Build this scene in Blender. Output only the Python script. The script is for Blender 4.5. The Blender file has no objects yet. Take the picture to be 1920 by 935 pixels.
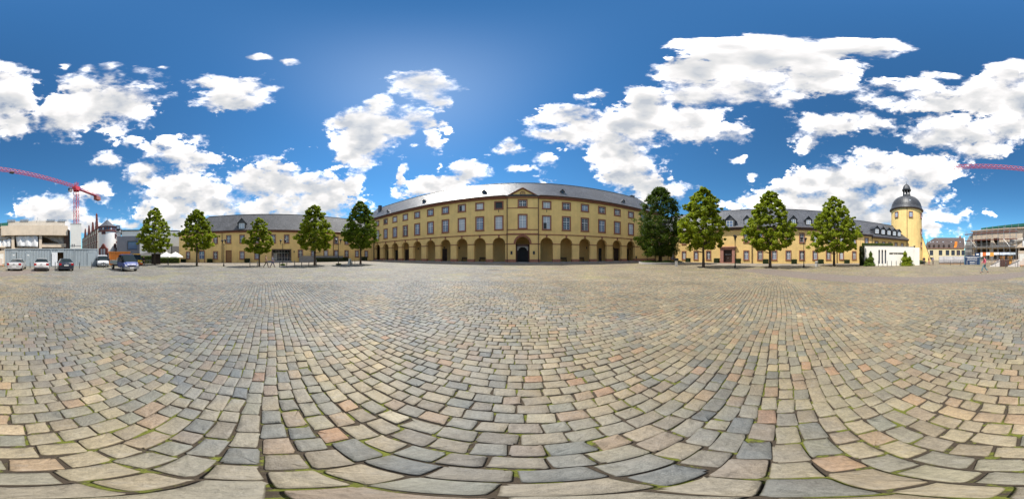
import bpy, bmesh, math, random
import numpy as np
from mathutils import Vector, Matrix

# ------------------------------------------------------------------ camera, sky, sun, exposure
scene = bpy.context.scene
COL = scene.collection
R = math.radians
CAMH = 1.6          # eye height above the paving
SLOPE = 0.0085      # the square rises gently towards the arcaded palace
SUN_AZ, SUN_EL = -38.0, 58.0

cd = bpy.data.cameras.new('camera')
cd.type = 'PANO'
cd.panorama_type = 'EQUIRECTANGULAR'
cd.latitude_max = R(90); cd.latitude_min = R(-85.31)
cd.longitude_min = R(-180); cd.longitude_max = R(180)
cd.clip_start = 0.05; cd.clip_end = 5000
cam = bpy.data.objects.new('camera', cd); COL.objects.link(cam)
cam.location = (0, 0, CAMH)
cam.rotation_euler = (R(90), 0, R(4.3125))
scene.camera = cam

vs = scene.view_settings
vs.view_transform = 'Standard'; vs.look = 'None'; vs.gamma = 1.0; vs.use_curve_mapping = False
vs.exposure = 1.5
scene.cycles.max_bounces = 6
scene.cycles.diffuse_bounces = 3
scene.cycles.glossy_bounces = 3
scene.cycles.transparent_max_bounces = 8
scene.cycles.use_denoising = True
scene.cycles.caustics_reflective = False
scene.cycles.caustics_refractive = False

sx = math.sin(R(SUN_AZ)) * math.cos(R(SUN_EL)); sy = math.cos(R(SUN_AZ)) * math.cos(R(SUN_EL)); sz = math.sin(R(SUN_EL))
sl = bpy.data.lights.new('sun', 'SUN'); sl.energy = 2.3; sl.angle = R(0.55); sl.color = (1.0, 0.955, 0.88)
so = bpy.data.objects.new('sun', sl); COL.objects.link(so)
so.rotation_euler = Vector((sx, sy, sz)).to_track_quat('Z', 'Y').to_euler()
so.location = (sx*60, sy*60, sz*60)

# clouds: places in the sky (azimuth / elevation), as px-like units for reading off; (x, y, rx, ry)
CLOUDS = [
 (14,190,72,62),(1934,190,72,62),(130,208,58,42),(215,190,92,58),(160,152,55,24),(70,222,20,14),
 (432,176,82,28),(470,160,50,18),(400,158,50,18),(538,114,20,11),(495,108,18,6),(210,121,18,6),(115,124,14,5),(310,125,10,4),(165,124,16,6),
 (215,296,34,15),(262,260,21,11),(262,323,38,16),(345,290,70,30),(320,268,30,14),(345,355,95,44),(330,400,100,40),(410,380,48,40),
 (500,340,74,40),(600,362,82,44),(560,390,130,34),(530,315,40,16),(655,350,24,22),(110,395,72,36),(185,360,40,22),(60,380,34,16),(150,420,60,24),(250,425,45,14),
 (780,166,62,24),(800,180,40,16),(792,218,42,18),(685,245,66,48),(665,285,44,28),(705,205,34,22),(645,228,34,20),(740,240,40,22),(812,258,18,24),(778,275,14,13),(838,238,9,8),
 (870,325,44,26),(800,352,52,24),(757,322,9,22),(840,345,50,24),(826,318,8,12),(960,272,24,16),(942,285,20,8),(1022,298,18,8),(990,314,20,9),(1024,338,14,7),(888,300,6,5),
 (1112,180,30,13),(1060,222,74,30),(1040,250,50,20),(1150,272,70,34),(1090,240,50,26),(1178,318,62,36),(1215,350,52,28),(1268,362,34,20),(1205,192,40,34),(1195,232,86,36),
 (1290,228,92,42),(1345,245,60,22),(1310,135,82,36),(1420,108,150,44),(1340,80,84,18),(1560,86,110,13),(1645,84,46,8),(1380,165,116,34),(1300,180,74,34),(1250,110,14,8),
 (1535,130,62,14),(1530,155,80,20),(1568,165,46,12),(1490,178,40,12),(1450,190,40,12),
 (1545,235,66,26),(1520,262,40,20),(1500,280,14,9),(1640,230,52,13),(1700,160,60,12),(1665,148,36,8),(1770,143,32,9),(1738,168,50,7),
 (1770,190,150,18),(1860,180,80,36),(1895,140,50,22),(1900,230,60,45),(1795,248,126,34),(1840,275,60,20),(20,250,30,10),
 (1389,300,18,7),(1409,330,9,5),(1650,300,50,22),(1600,332,110,32),(1500,352,76,26),(1725,325,100,32),(1690,375,90,34),(1560,380,150,34),(1765,405,56,20),(1440,378,60,20),(1640,400,130,30),
 (1360,384,20,11),(1855,399,18,6),(1755,432,30,9),(1802,436,18,7),(1540,345,50,30)]

def mathn(nt, op, a, b=None, c=None, clamp=False):
    n = nt.nodes.new('ShaderNodeMath'); n.operation = op; n.use_clamp = clamp
    for i, v in enumerate((a, b, c)):
        if v is None: continue
        if isinstance(v, (int, float)): n.inputs[i].default_value = v
        else: nt.links.new(v, n.inputs[i])
    return n.outputs[0]
def vmath(nt, op, a, b=None, c=None, scale=None, out=0):
    n = nt.nodes.new('ShaderNodeVectorMath'); n.operation = op
    for i, v in enumerate((a, b, c)):
        if v is None: continue
        if isinstance(v, (tuple, list)): n.inputs[i].default_value = v
        else: nt.links.new(v, n.inputs[i])
    if scale is not None:
        if isinstance(scale, (int, float)): n.inputs['Scale'].default_value = scale
        else: nt.links.new(scale, n.inputs['Scale'])
    return n.outputs[out]
def mixc(nt, fac, a, b, mode='MIX'):
    n = nt.nodes.new('ShaderNodeMix'); n.data_type = 'RGBA'; n.blend_type = mode
    for sock, v in ((n.inputs['Factor'], fac), (n.inputs['A'], a), (n.inputs['B'], b)):
        s = sock
        if isinstance(v, (int, float)): s.default_value = v
        elif isinstance(v, tuple): s.default_value = v if len(v) == 4 else (*v, 1)
        else: nt.links.new(v, s)
    return n.outputs['Result']
# Mix node sockets of one name exist once per data type: pick the colour ones
def mixc(nt, fac, a, b, mode='MIX'):
    n = nt.nodes.new('ShaderNodeMix'); n.data_type = 'RGBA'; n.blend_type = mode
    for s, v in ((n.inputs[0], fac), (n.inputs[6], a), (n.inputs[7], b)):
        if isinstance(v, (int, float)): s.default_value = v
        elif isinstance(v, tuple): s.default_value = v if len(v) == 4 else (*v, 1)
        else: nt.links.new(v, s)
    return n.outputs[2]
def noise(nt, vec, scale, detail=4, rough=0.5, dim='3D', out='Fac', dist=0.0):
    n = nt.nodes.new('ShaderNodeTexNoise'); n.noise_dimensions = dim
    n.inputs['Scale'].default_value = scale; n.inputs['Detail'].default_value = detail
    n.inputs['Roughness'].default_value = rough; n.inputs['Distortion'].default_value = dist
    if vec is not None: nt.links.new(vec, n.inputs['Vector'])
    return n.outputs[out]
def ramp(nt, fac, stops, interp='LINEAR'):
    n = nt.nodes.new('ShaderNodeValToRGB'); cr = n.color_ramp; cr.interpolation = interp
    while len(cr.elements) < len(stops): cr.elements.new(0.5)
    for e, (p, c) in zip(cr.elements, stops):
        e.position = p; e.color = c if len(c) == 4 else (*c, 1)
    nt.links.new(fac, n.inputs['Fac'])
    return n.outputs['Color']
def maprange(nt, v, a, b, c, d, smooth=False):
    n = nt.nodes.new('ShaderNodeMapRange'); n.clamp = True
    if smooth: n.interpolation_type = 'SMOOTHSTEP'
    nt.links.new(v, n.inputs[0])
    for i, x in enumerate((a, b, c, d)): n.inputs[i+1].default_value = x
    return n.outputs[0]

def make_sky():
    w = bpy.data.worlds.new('World'); scene.world = w; w.use_nodes = True
    nt = w.node_tree; nt.nodes.clear()
    out = nt.nodes.new('ShaderNodeOutputWorld'); bg = nt.nodes.new('ShaderNodeBackground')
    nt.links.new(bg.outputs[0], out.inputs[0]); bg.inputs['Strength'].default_value = 0.1
    # density group: direction -> cloud field
    g = bpy.data.node_groups.new('cloud_field', 'ShaderNodeTree')
    g.interface.new_socket('Dir', in_out='INPUT', socket_type='NodeSocketVector')
    g.interface.new_socket('Field', in_out='OUTPUT', socket_type='NodeSocketFloat')
    g.interface.new_socket('Body', in_out='OUTPUT', socket_type='NodeSocketFloat')
    gi = g.nodes.new('NodeGroupInput'); go = g.nodes.new('NodeGroupOutput')
    rot = g.nodes.new('ShaderNodeVectorRotate'); rot.rotation_type = 'Z_AXIS'; rot.inputs['Angle'].default_value = R(-4.3125)
    g.links.new(gi.outputs[0], rot.inputs['Vector'])
    sep = g.nodes.new('ShaderNodeSeparateXYZ'); g.links.new(rot.outputs[0], sep.inputs[0])
    az = mathn(g, 'ARCTAN2', sep.outputs[0], sep.outputs[1])
    el = mathn(g, 'ARCSINE', sep.outputs[2])
    U = 180/math.pi/0.1875/100.0       # hundred picture steps of 0.1875 degrees
    cmb = g.nodes.new('ShaderNodeCombineXYZ')
    g.links.new(mathn(g, 'MULTIPLY', az, U), cmb.inputs[0]); g.links.new(mathn(g, 'MULTIPLY', el, U), cmb.inputs[1])
    # noise domain: direction with the height squeezed so that puffs lie flat
    nd = vmath(g, 'MULTIPLY', gi.outputs[0], (1.0, 1.0, 1.7))
    wn = noise(g, nd, 5.0, 4, 0.55, out='Color')
    wv = vmath(g, 'SUBTRACT', wn, (0.5, 0.5, 0.5))
    p = vmath(g, 'MULTIPLY_ADD', wv, (0.80, 0.55, 0.0), cmb.outputs[0])
    acc = None
    for (x, y, rx, ry) in CLOUDS:
        cx, cy = (x-960)/100.0, (480-y)/100.0
        ix, iy = 100.0/(rx*1.0), 100.0/(ry*1.02)
        q = vmath(g, 'MULTIPLY_ADD', p, (ix, iy, 0), (-cx*ix, -cy*iy, 0))
        l = vmath(g, 'LENGTH', q, out=1)
        # normalised so that small puffs do not count as much as the big banks
        k = min(1.0, 0.30 + min(rx, ry)/45.0)
        f = mathn(g, 'MULTIPLY_ADD', l, -k, k)
        acc = f if acc is None else mathn(g, 'SMOOTH_MAX', acc, f, 0.12)
    n1 = noise(g, nd, 9.0, 9, 0.62)
    n2 = noise(g, nd, 34.0, 6, 0.6)
    acc = mathn(g, 'MULTIPLY_ADD', mathn(g, 'SUBTRACT', noise(g, nd, 3.6, 3, 0.5), 0.47), 0.9, acc)
    fld = mathn(g, 'MULTIPLY_ADD', mathn(g, 'SUBTRACT', n1, 0.5), 2.1, acc)
    fld = mathn(g, 'MULTIPLY_ADD', mathn(g, 'SUBTRACT', n2, 0.5), 0.55, fld)
    g.links.new(fld, go.inputs[0])
    g.links.new(mathn(g, 'MULTIPLY_ADD', mathn(g, 'SUBTRACT', noise(g, nd, 6.5, 3.5, 0.5), 0.5), 2.0, acc), go.inputs[1])

    tc = nt.nodes.new('ShaderNodeTexCoord'); D = tc.outputs['Generated']
    D = vmath(nt, 'NORMALIZE', D)
    def field(v):
        n = nt.nodes.new('ShaderNodeGroup'); n.node_tree = g; nt.links.new(v, n.inputs[0]); return n.outputs
    F0 = field(D)[0]
    # towards the sun / up: less cloud on the way there means a lit rim
    S = (sx, sy, sz)
    D2 = vmath(nt, 'NORMALIZE', vmath(nt, 'ADD', D, (sx*0.045, sy*0.045, sz*0.045+0.012)))
    F1 = field(D2)[1]
    wsp = maprange(nt, noise(nt, vmath(nt, 'MULTIPLY', D, (1, 1, 2.2)), 4.5, 5, 0.6), 0.40, 0.64, 0.24, 1.05)
    mq = mathn(nt, 'DIVIDE', mathn(nt, 'ADD', F0, 0.07), wsp, clamp=True)
    mask = maprange(nt, mq, 0, 1, 0, 1, True)
    thick = maprange(nt, F1, 0.08, 0.85, 0, 1)
    ndw = vmath(nt, 'MULTIPLY', D, (1.0, 1.0, 1.7))
    soft = noise(nt, ndw, 8.0, 4, 0.5)
    shade = mathn(nt, 'MULTIPLY', thick, maprange(nt, soft, 0.36, 0.62, 0.30, 1.10))
    sepw = nt.nodes.new('ShaderNodeSeparateXYZ'); nt.links.new(D, sepw.inputs[0])
    low = maprange(nt, sepw.outputs[2], 0.20, 0.95, 1.0, 0.85)     # low banks show their grey bases
    shade = mathn(nt, 'MULTIPLY', shade, low, clamp=True)
    cloudc = ramp(nt, shade, [(0.0, (8.2, 8.0, 7.8, 1)), (0.09, (5.2, 5.05, 4.95, 1)), (0.24, (3.6, 3.52, 3.5, 1)), (0.5, (2.85, 2.85, 2.87, 1)), (0.85, (2.3, 2.4, 2.55, 1)), (1.0, (1.9, 2.05, 2.3, 1))])
    sky = nt.nodes.new('ShaderNodeTexSky'); sky.sky_type = 'NISHITA'; sky.sun_disc = False
    sky.sun_elevation = R(SUN_EL); sky.sun_rotation = R(SUN_AZ)
    sky.altitude = 250; sky.air_density = 1.0; sky.dust_density = 0.04; sky.ozone_density = 2.6
    hs = nt.nodes.new('ShaderNodeHueSaturation'); hs.inputs['Saturation'].default_value = 1.14; hs.inputs['Value'].default_value = 0.485
    nt.links.new(sky.outputs[0], hs.inputs['Color'])
    # below the horizon: the haze of the ground
    blue = mixc(nt, 1.0, hs.outputs[0], (0.62, 1.02, 1.10), 'MULTIPLY')
    col = mixc(nt, mask, blue, cloudc)
    # thin bright veil round the sun
    dt = vmath(nt, 'DOT_PRODUCT', D, S, out=1)
    glow = mathn(nt, 'POWER', maprange(nt, dt, 0.80, 1.0, 0.0, 1.0), 3.0)
    col = mixc(nt, mathn(nt, 'MULTIPLY', glow, 0.05), col, (9.0, 9.2, 9.6), 'MIX')
    nt.links.new(col, bg.inputs['Color'])
    w.cycles.sampling_method = 'MANUAL'; w.cycles.sample_map_resolution = 1024
make_sky()

# ------------------------------------------------------------------ reading the photograph: directions to metres
def th(px):
    a = (px-983)*0.1875
    return R((a+180) % 360 - 180)
def elv(py): return R((480-py)*0.1875)
def gz(y): return SLOPE*max(-80.0, min(60.0, y))
def ground(px, py):
    t = th(px); r = CAMH/(math.tan(-elv(py))+SLOPE*math.cos(t))
    return (r*math.sin(t), r*math.cos(t))
def at(px, r): t = th(px); return (r*math.sin(t), r*math.cos(t))
def zat(py, r): return CAMH + r*math.tan(elv(py))

class Face:
    """A facade: compass bearing of its nearest point and its distance; local x runs along it, local y goes into it."""
    def __init__(s, n, D):
        s.n, s.D = R(n), D
        s.loc = (D*math.sin(s.n), D*math.cos(s.n), 0); s.rot = -s.n
    def d(s, px):
        a = th(px)-s.n
        return (a+math.pi) % (2*math.pi) - math.pi
    def u(s, px, y=0): return (s.D+y)*math.tan(s.d(px))
    def z(s, px, py, y=0): return CAMH + (s.D+y)/math.cos(s.d(px))*math.tan(elv(py))
    def roof(s, px, py, y0, z0, k):
        """where the ray meets a roof plane z = z0 + k (y - y0)"""
        t = math.tan(elv(py))/math.cos(s.d(px))
        y = (z0 - k*y0 - CAMH - s.D*t)/(t - k)
        return s.u(px, y), y, z0+k*(y-y0)
    def g(s, u, y=0):
        """height of the paving under a local point"""
        wy = s.loc[1] + u*math.sin(s.rot) + y*math.cos(s.rot)
        return gz(wy)

# ------------------------------------------------------------------ materials
MATS = {}
def pbr(name, col, rough=0.7, var=0.12, scale=3.0, bump=0.0, bscale=30.0, metal=0.0, spec=0.5, streak=0.0, col2=None, coat=0.0, emit=None):
    m = bpy.data.materials.new(name); m.use_nodes = True; nt = m.node_tree
    b = nt.nodes['Principled BSDF']
    b.inputs['Roughness'].default_value = rough; b.inputs['Metallic'].default_value = metal
    b.inputs['Specular IOR Level'].default_value = spec
    if coat: b.inputs['Coat Weight'].default_value = coat; b.inputs['Coat Roughness'].default_value = 0.08
    gp = nt.nodes.new('ShaderNodeNewGeometry').outputs['Position']
    f = maprange(nt, noise(nt, gp, scale, 6, 0.6), 0.3, 0.7, 0, 1)
    c1 = tuple(c*(1-var) for c in col); c2 = tuple(min(1, c*(1+var)) for c in (col2 or col))
    c = mixc(nt, f, c1, c2)
    if streak:
        sv = vmath(nt, 'MULTIPLY', gp, (1.6, 1.6, 0.12))
        s = maprange(nt, noise(nt, sv, 1.0, 5, 0.6), 0.5, 0.75, 0, streak)
        c = mixc(nt, s, c, tuple(x*0.5 for x in col))
    nt.links.new(c, b.inputs['Base Color'])
    r = maprange(nt, noise(nt, gp, scale*2.3, 4, 0.6), 0.3, 0.7, max(0, rough-0.08), min(1, rough+0.08))
    nt.links.new(r, b.inputs['Roughness'])
    if bump:
        bn = nt.nodes.new('ShaderNodeBump'); bn.inputs['Strength'].default_value = bump; bn.inputs['Distance'].default_value = 0.02
        nt.links.new(noise(nt, gp, bscale, 5, 0.6), bn.inputs['Height']); nt.links.new(bn.outputs[0], b.inputs['Normal'])
    MATS[name] = m
    return m

plaster = pbr('yellow_plaster', (0.82, 0.575, 0.225), 0.85, 0.10, 0.5, 0.15, 25, streak=0.26)
plaster_sun = plaster
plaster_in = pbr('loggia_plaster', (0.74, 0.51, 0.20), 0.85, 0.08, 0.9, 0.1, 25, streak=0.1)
stone = pbr('red_sandstone', (0.265, 0.105, 0.062), 0.8, 0.2, 2.5, 0.3, 18)
stone_base = pbr('sandstone_plinth', (0.33, 0.15, 0.095), 0.85, 0.2, 2.5, 0.3, 18)
white = pbr('white_paint', (0.78, 0.78, 0.76), 0.45, 0.05, 6)
whitewall = pbr('white_render', (0.80, 0.77, 0.70), 0.8, 0.04, 0.8, 0.1, 30, streak=0.08)
whitetower = pbr('limewash_white', (0.80, 0.79, 0.77), 0.85, 0.05, 0.8, 0.1, 20, streak=0.1)
darkwood = pbr('dark_wood', (0.035, 0.018, 0.012), 0.5, 0.3, 5)
brownwood = pbr('brown_wood', (0.30, 0.16, 0.06), 0.5, 0.15, 5)
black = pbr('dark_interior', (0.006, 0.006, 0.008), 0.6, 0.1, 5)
metal = pbr('dark_iron', (0.045, 0.045, 0.048), 0.45, 0.2, 8, metal=0.5)
copper = pbr('gutter_copper', (0.10, 0.06, 0.045), 0.5, 0.2, 4, metal=0.4)
galv = pbr('galvanised_steel', (0.42, 0.43, 0.44), 0.4, 0.15, 6, metal=0.7)
grey_wall = pbr('grey_render', (0.30, 0.29, 0.285), 0.85, 0.1, 1.2, 0.2, 12)
rubber = pbr('rubber', (0.02, 0.02, 0.02), 0.8, 0.1, 8)
cream = pbr('raw_concrete', (0.66, 0.54, 0.41), 0.9, 0.12, 0.5, 0.3, 9, streak=0.3)
conc = pbr('grey_concrete', (0.40, 0.385, 0.36), 0.9, 0.12, 0.6, 0.3, 9, streak=0.25)

def slate_mat(name, col, row=0.22, rough=0.42):
    m = bpy.data.materials.new(name); m.use_nodes = True; nt = m.node_tree; b = nt.nodes['Principled BSDF']
    uv = nt.nodes.new('ShaderNodeUVMap').outputs[0]
    br = nt.nodes.new('ShaderNodeTexBrick'); nt.links.new(uv, br.inputs['Vector'])
    br.inputs['Scale'].default_value = 1.0; br.inputs['Brick Width'].default_value = 0.30; br.inputs['Row Height'].default_value = row
    br.inputs['Mortar Size'].default_value = 0.012; br.inputs['Mortar Smooth'].default_value = 0.3
    br.inputs['Color1'].default_value = (*[c*0.72 for c in col], 1); br.inputs['Color2'].default_value = (*[c*1.3 for c in col], 1)
    br.inputs['Mortar'].default_value = (*[c*0.4 for c in col], 1)
    gp = nt.nodes.new('ShaderNodeNewGeometry').outputs['Position']
    big = maprange(nt, noise(nt, gp, 0.35, 6, 0.65), 0.35, 0.7, 0.8, 1.3)
    cc = nt.nodes.new('ShaderNodeVectorMath'); cc.operation = 'SCALE'
    nt.links.new(br.outputs['Color'], cc.inputs[0]); nt.links.new(big, cc.inputs['Scale'])
    nt.links.new(cc.outputs[0], b.inputs['Base Color'])
    rr = maprange(nt, noise(nt, gp, 5.0, 4, 0.6), 0.3, 0.7, rough-0.08, rough+0.1); nt.links.new(rr, b.inputs['Roughness'])
    bn = nt.nodes.new('ShaderNodeBump'); bn.inputs['Strength'].default_value = 0.5; bn.inputs['Distance'].default_value = 0.012
    h = mathn(nt, 'MULTIPLY_ADD', br.outputs['Fac'], -1.0, noise(nt, gp, 3.5, 3, 0.6))
    nt.links.new(h, bn.inputs['Height']); nt.links.new(bn.outputs[0], b.inputs['Normal'])
    return m
slate = slate_mat('blue_grey_slate', (0.075, 0.078, 0.088))
slate_dark = slate_mat('dark_slate', (0.045, 0.047, 0.054))

def glass_mat(name, col, rough=0.04):
    m = bpy.data.materials.new(name); m.use_nodes = True; b = m.node_tree.nodes['Principled BSDF']
    b.inputs['Base Color'].default_value = (*col, 1); b.inputs['Roughness'].default_value = rough; b.inputs['IOR'].default_value = 1.6
    nt = m.node_tree
    gp = nt.nodes.new('ShaderNodeNewGeometry').outputs['Position']
    bn = nt.nodes.new('ShaderNodeBump'); bn.inputs['Strength'].default_value = 0.08; bn.inputs['Distance'].default_value = 0.05
    nt.links.new(noise(nt, gp, 2.0, 2, 0.5), bn.inputs['Height']); nt.links.new(bn.outputs[0], b.inputs['Normal'])
    return m
glass = glass_mat('window_glass', (0.035, 0.05, 0.075))
glass_curtain = glass_mat('curtained_glass', (0.42, 0.46, 0.52), 0.12)
glass_sky = glass_mat('sky_painted_glass', (0.14, 0.20, 0.32), 0.08)  # reflected sky is painted into the blue base colour of these panes
open_dark = glass_mat('open_casement_dark', (0.008, 0.009, 0.012), 0.5)  # near-black sheet: the unlit room behind an open window, put into colour

# ------------------------------------------------------------------ mesh building
class MB:
    def __init__(s): s.v = []; s.f = []; s.m = []; s.uv = []
    def poly(s, pts, mi=0, uv=None):
        n = len(s.v); s.v += [tuple(p) for p in pts]; s.f.append(tuple(range(n, n+len(pts)))); s.m.append(mi)
        if uv is None:
            a = Vector(pts[0]); e = (Vector(pts[1])-a)
            e = e.normalized() if e.length > 1e-9 else Vector((1, 0, 0))
            nn = None
            for q in pts[2:]:
                w = Vector(q)-a; w = w-e*w.dot(e)
                if w.length > 1e-6: nn = w.normalized(); break
            nn = nn or Vector((0, 0, 1))
            uv = [((Vector(q)-a).dot(e), (Vector(q)-a).dot(nn)) for q in pts]
        s.uv += list(uv)
    def box(s, x0, x1, y0, y1, z0, z1, mi=0):
        if x1 < x0: x0, x1 = x1, x0
        if y1 < y0: y0, y1 = y1, y0
        if z1 < z0: z0, z1 = z1, z0
        a = [(x0,y0,z0),(x1,y0,z0),(x1,y1,z0),(x0,y1,z0),(x0,y0,z1),(x1,y0,z1),(x1,y1,z1),(x0,y1,z1)]
        for q in ((0,1,5,4),(1,2,6,5),(2,3,7,6),(3,0,4,7),(4,5,6,7),(3,2,1,0)): s.poly([a[i] for i in q], mi)
    def prism(s, prof, axis, a, b, mi=0):
        """extrude a closed 2-D profile along axis 'x' (profile y,z) or 'y' (profile x,z) or 'z' (profile x,y)"""
        def P(p, t):
            return (t, p[0], p[1]) if axis == 'x' else ((p[0], t, p[1]) if axis == 'y' else (p[0], p[1], t))
        n = len(prof)
        s.poly([P(p, a) for p in prof][::-1], mi); s.poly([P(p, b) for p in prof], mi)
        for i in range(n):
            p, q = prof[i], prof[(i+1) % n]
            s.poly([P(p, a), P(q, a), P(q, b), P(p, b)], mi)
    def tube(s, p, q, r, r2=None, n=6, mi=0, caps=True):
        p, q = Vector(p), Vector(q); r2 = r if r2 is None else r2
        d = (q-p)
        if d.length < 1e-9: return
        d.normalize(); a = d.orthogonal().normalized(); b = d.cross(a)
        A = [p+(a*math.cos(2*math.pi*i/n)+b*math.sin(2*math.pi*i/n))*r for i in range(n)]
        B = [q+(a*math.cos(2*math.pi*i/n)+b*math.sin(2*math.pi*i/n))*r2 for i in range(n)]
        for i in range(n):
            j = (i+1) % n; s.poly([A[i], A[j], B[j], B[i]], mi)
        if caps: s.poly(A[::-1], mi); s.poly(B, mi)
    def lathe(s, prof, n=24, mi=0, c=(0, 0, 0), a0=0.0, a1=2*math.pi):
        """prof: list of (r, z)"""
        for i in range(n):
            t0 = a0+(a1-a0)*i/n; t1 = a0+(a1-a0)*(i+1)/n
            for (r0, z0), (r1, z1) in zip(prof[:-1], prof[1:]):
                P = lambda r, t, z: (c[0]+r*math.cos(t), c[1]+r*math.sin(t), c[2]+z)
                q = [P(r0,t0,z0), P(r0,t1,z0), P(r1,t1,z1), P(r1,t0,z1)]
                if r0 < 1e-6: q = [q[0], q[2], q[3]]
                elif r1 < 1e-6: q = q[:3]
                rm = max(r0, r1); h = math.hypot(r1-r0, z1-z0)
                uvs = [(rm*t0, z0), (rm*t1, z0), (rm*t1, z0+h), (rm*t0, z0+h)]
                if len(q) == 3: uvs = uvs[:3]
                s.poly(q, mi, uvs)
    def build(s, name, mats, parent=None, loc=None, rot=None, smooth=False, merge=False):
        me = bpy.data.meshes.new(name); me.from_pydata(s.v, [], s.f)
        mats = mats if isinstance(mats, (list, tuple)) else [mats]
        for m in mats: me.materials.append(m)
        me.polygons.foreach_set('material_index', s.m)
        ul = me.uv_layers.new(name='UVMap'); ul.data.foreach_set('uv', [c for p in s.uv for c in p])
        if merge:
            bm = bmesh.new(); bm.from_mesh(me); bmesh.ops.remove_doubles(bm, verts=bm.verts, dist=1e-4)
            bmesh.ops.recalc_face_normals(bm, faces=bm.faces); bm.to_mesh(me); bm.free()
        if smooth: me.polygons.foreach_set('use_smooth', [True]*len(me.polygons))
        me.update()
        o = bpy.data.objects.new(name, me); COL.objects.link(o)
        if parent: o.parent = parent
        if loc is not None: o.location = loc
        if rot is not None: o.rotation_euler = (0, 0, rot)
        return o

def thing(name, label, cat, loc=(0, 0, 0), rot=0.0, group=None):
    o = bpy.data.objects.new(name, None); COL.objects.link(o); o.empty_display_size = 0.3
    o.location = loc; o.rotation_euler = (0, 0, rot); o['label'] = label; o['category'] = cat
    if group: o['group'] = group
    return o
def tag(o, label, cat, group=None):
    o['label'] = label; o['category'] = cat
    if group: o['group'] = group
    return o
def struct(o): o['kind'] = 'structure'; return o
def dup(root, loc, rot, label, group=None):
    r = root.copy(); COL.objects.link(r); r.location = loc; r.rotation_euler = (0, 0, rot); r['label'] = label
    if group: r['group'] = group
    for ch in list(root.children):
        c = ch.copy(); COL.objects.link(c); c.parent = r
        for g2 in list(ch.children):
            d = g2.copy(); COL.objects.link(d); d.parent = c
    return r

# ------------------------------------------------------------------ the square
ROW, LEN = 0.134, 0.188
STONES = [(0.0, (0.135, 0.142, 0.145)), (0.14, (0.20, 0.195, 0.175)), (0.30, (0.26, 0.235, 0.19)), (0.42, (0.19, 0.168, 0.14)),
          (0.54, (0.275, 0.24, 0.185)), (0.66, (0.225, 0.22, 0.185)), (0.76, (0.255, 0.195, 0.15)), (0.85, (0.165, 0.175, 0.17)),
          (0.93, (0.305, 0.27, 0.20)), (0.985, (0.265, 0.175, 0.125)), (1.0, (0.37, 0.34, 0.28))]
def stone_colour(nt, tone, gp):
    c = ramp(nt, tone, STONES)
    # tint drifts from bluish to warm along x, broken up by noise
    spx = nt.nodes.new('ShaderNodeSeparateXYZ'); nt.links.new(gp, spx.inputs[0])
    tint = maprange(nt, mathn(nt, 'MULTIPLY_ADD', spx.outputs[0], 0.035, noise(nt, gp, 0.5, 4, 0.6)), 0.36, 0.56, 0, 1)
    c = mixc(nt, 1.0, c, mixc(nt, tint, (0.90, 0.95, 1.00), (1.15, 1.045, 0.81)), 'MULTIPLY')
    fine = maprange(nt, noise(nt, gp, 48.0, 8, 0.72), 0.3, 0.7, 0.72, 1.24)
    sc = nt.nodes.new('ShaderNodeVectorMath'); sc.operation = 'SCALE'; nt.links.new(c, sc.inputs[0]); nt.links.new(fine, sc.inputs['Scale'])
    worn = maprange(nt, noise(nt, gp, 14.0, 5, 0.6), 0.55, 0.72, 0, 0.35)
    c = mixc(nt, worn, sc.outputs[0], (0.30, 0.275, 0.235))
    dirt = maprange(nt, noise(nt, gp, 5.0, 6, 0.7), 0.48, 0.70, 0, 0.45)
    c = mixc(nt, dirt, c, (0.105, 0.088, 0.068))
    big = maprange(nt, noise(nt, gp, 0.35, 5, 0.6), 0.35, 0.65, 0.70, 0.98)
    s2 = nt.nodes.new('ShaderNodeVectorMath'); s2.operation = 'SCALE'; nt.links.new(c, s2.inputs[0]); nt.links.new(big, s2.inputs['Scale'])
    return s2.outputs[0]
def moss_colour(nt, gp):
    m = maprange(nt, noise(nt, gp, 4.5, 6, 0.7), 0.50, 0.57, 0, 1, True)
    fine = noise(nt, gp, 60.0, 4, 0.6)
    soil = mixc(nt, fine, (0.022, 0.016, 0.011), (0.085, 0.064, 0.042))
    green = mixc(nt, fine, (0.045, 0.055, 0.008), (0.19, 0.205, 0.026))
    return mixc(nt, m, soil, green)

def mat_near_stones():
    m = bpy.data.materials.new('worn_cobbles'); m.use_nodes = True; nt = m.node_tree; b = nt.nodes['Principled BSDF']
    gp = nt.nodes.new('ShaderNodeNewGeometry').outputs['Position']
    at_ = nt.nodes.new('ShaderNodeAttribute'); at_.attribute_name = 'tone'
    c = stone_colour(nt, at_.outputs['Fac'], gp)
    # grime and moss creeping up the stone flanks
    ed = nt.nodes.new('ShaderNodeAttribute'); ed.attribute_name = 'rim'
    g = mathn(nt, 'MULTIPLY', ed.outputs['Fac'], maprange(nt, noise(nt, gp, 26.0, 4, 0.6), 0.3, 0.7, 0.1, 1.0), clamp=True)
    c = mixc(nt, g, c, moss_colour(nt, gp))
    nt.links.new(c, b.inputs['Base Color'])
    r = maprange(nt, noise(nt, gp, 22.0, 4, 0.6), 0.3, 0.7, 0.48, 0.72); nt.links.new(r, b.inputs['Roughness'])
    bn = nt.nodes.new('ShaderNodeBump'); bn.inputs['Strength'].default_value = 0.9; bn.inputs['Distance'].default_value = 0.009
    h = mathn(nt, 'ADD', noise(nt, gp, 38.0, 7, 0.68), mathn(nt, 'MULTIPLY', noise(nt, gp, 9.0, 3, 0.5), 1.2))
    nt.links.new(h, bn.inputs['Height']); nt.links.new(bn.outputs[0], b.inputs['Normal'])
    return m
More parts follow.
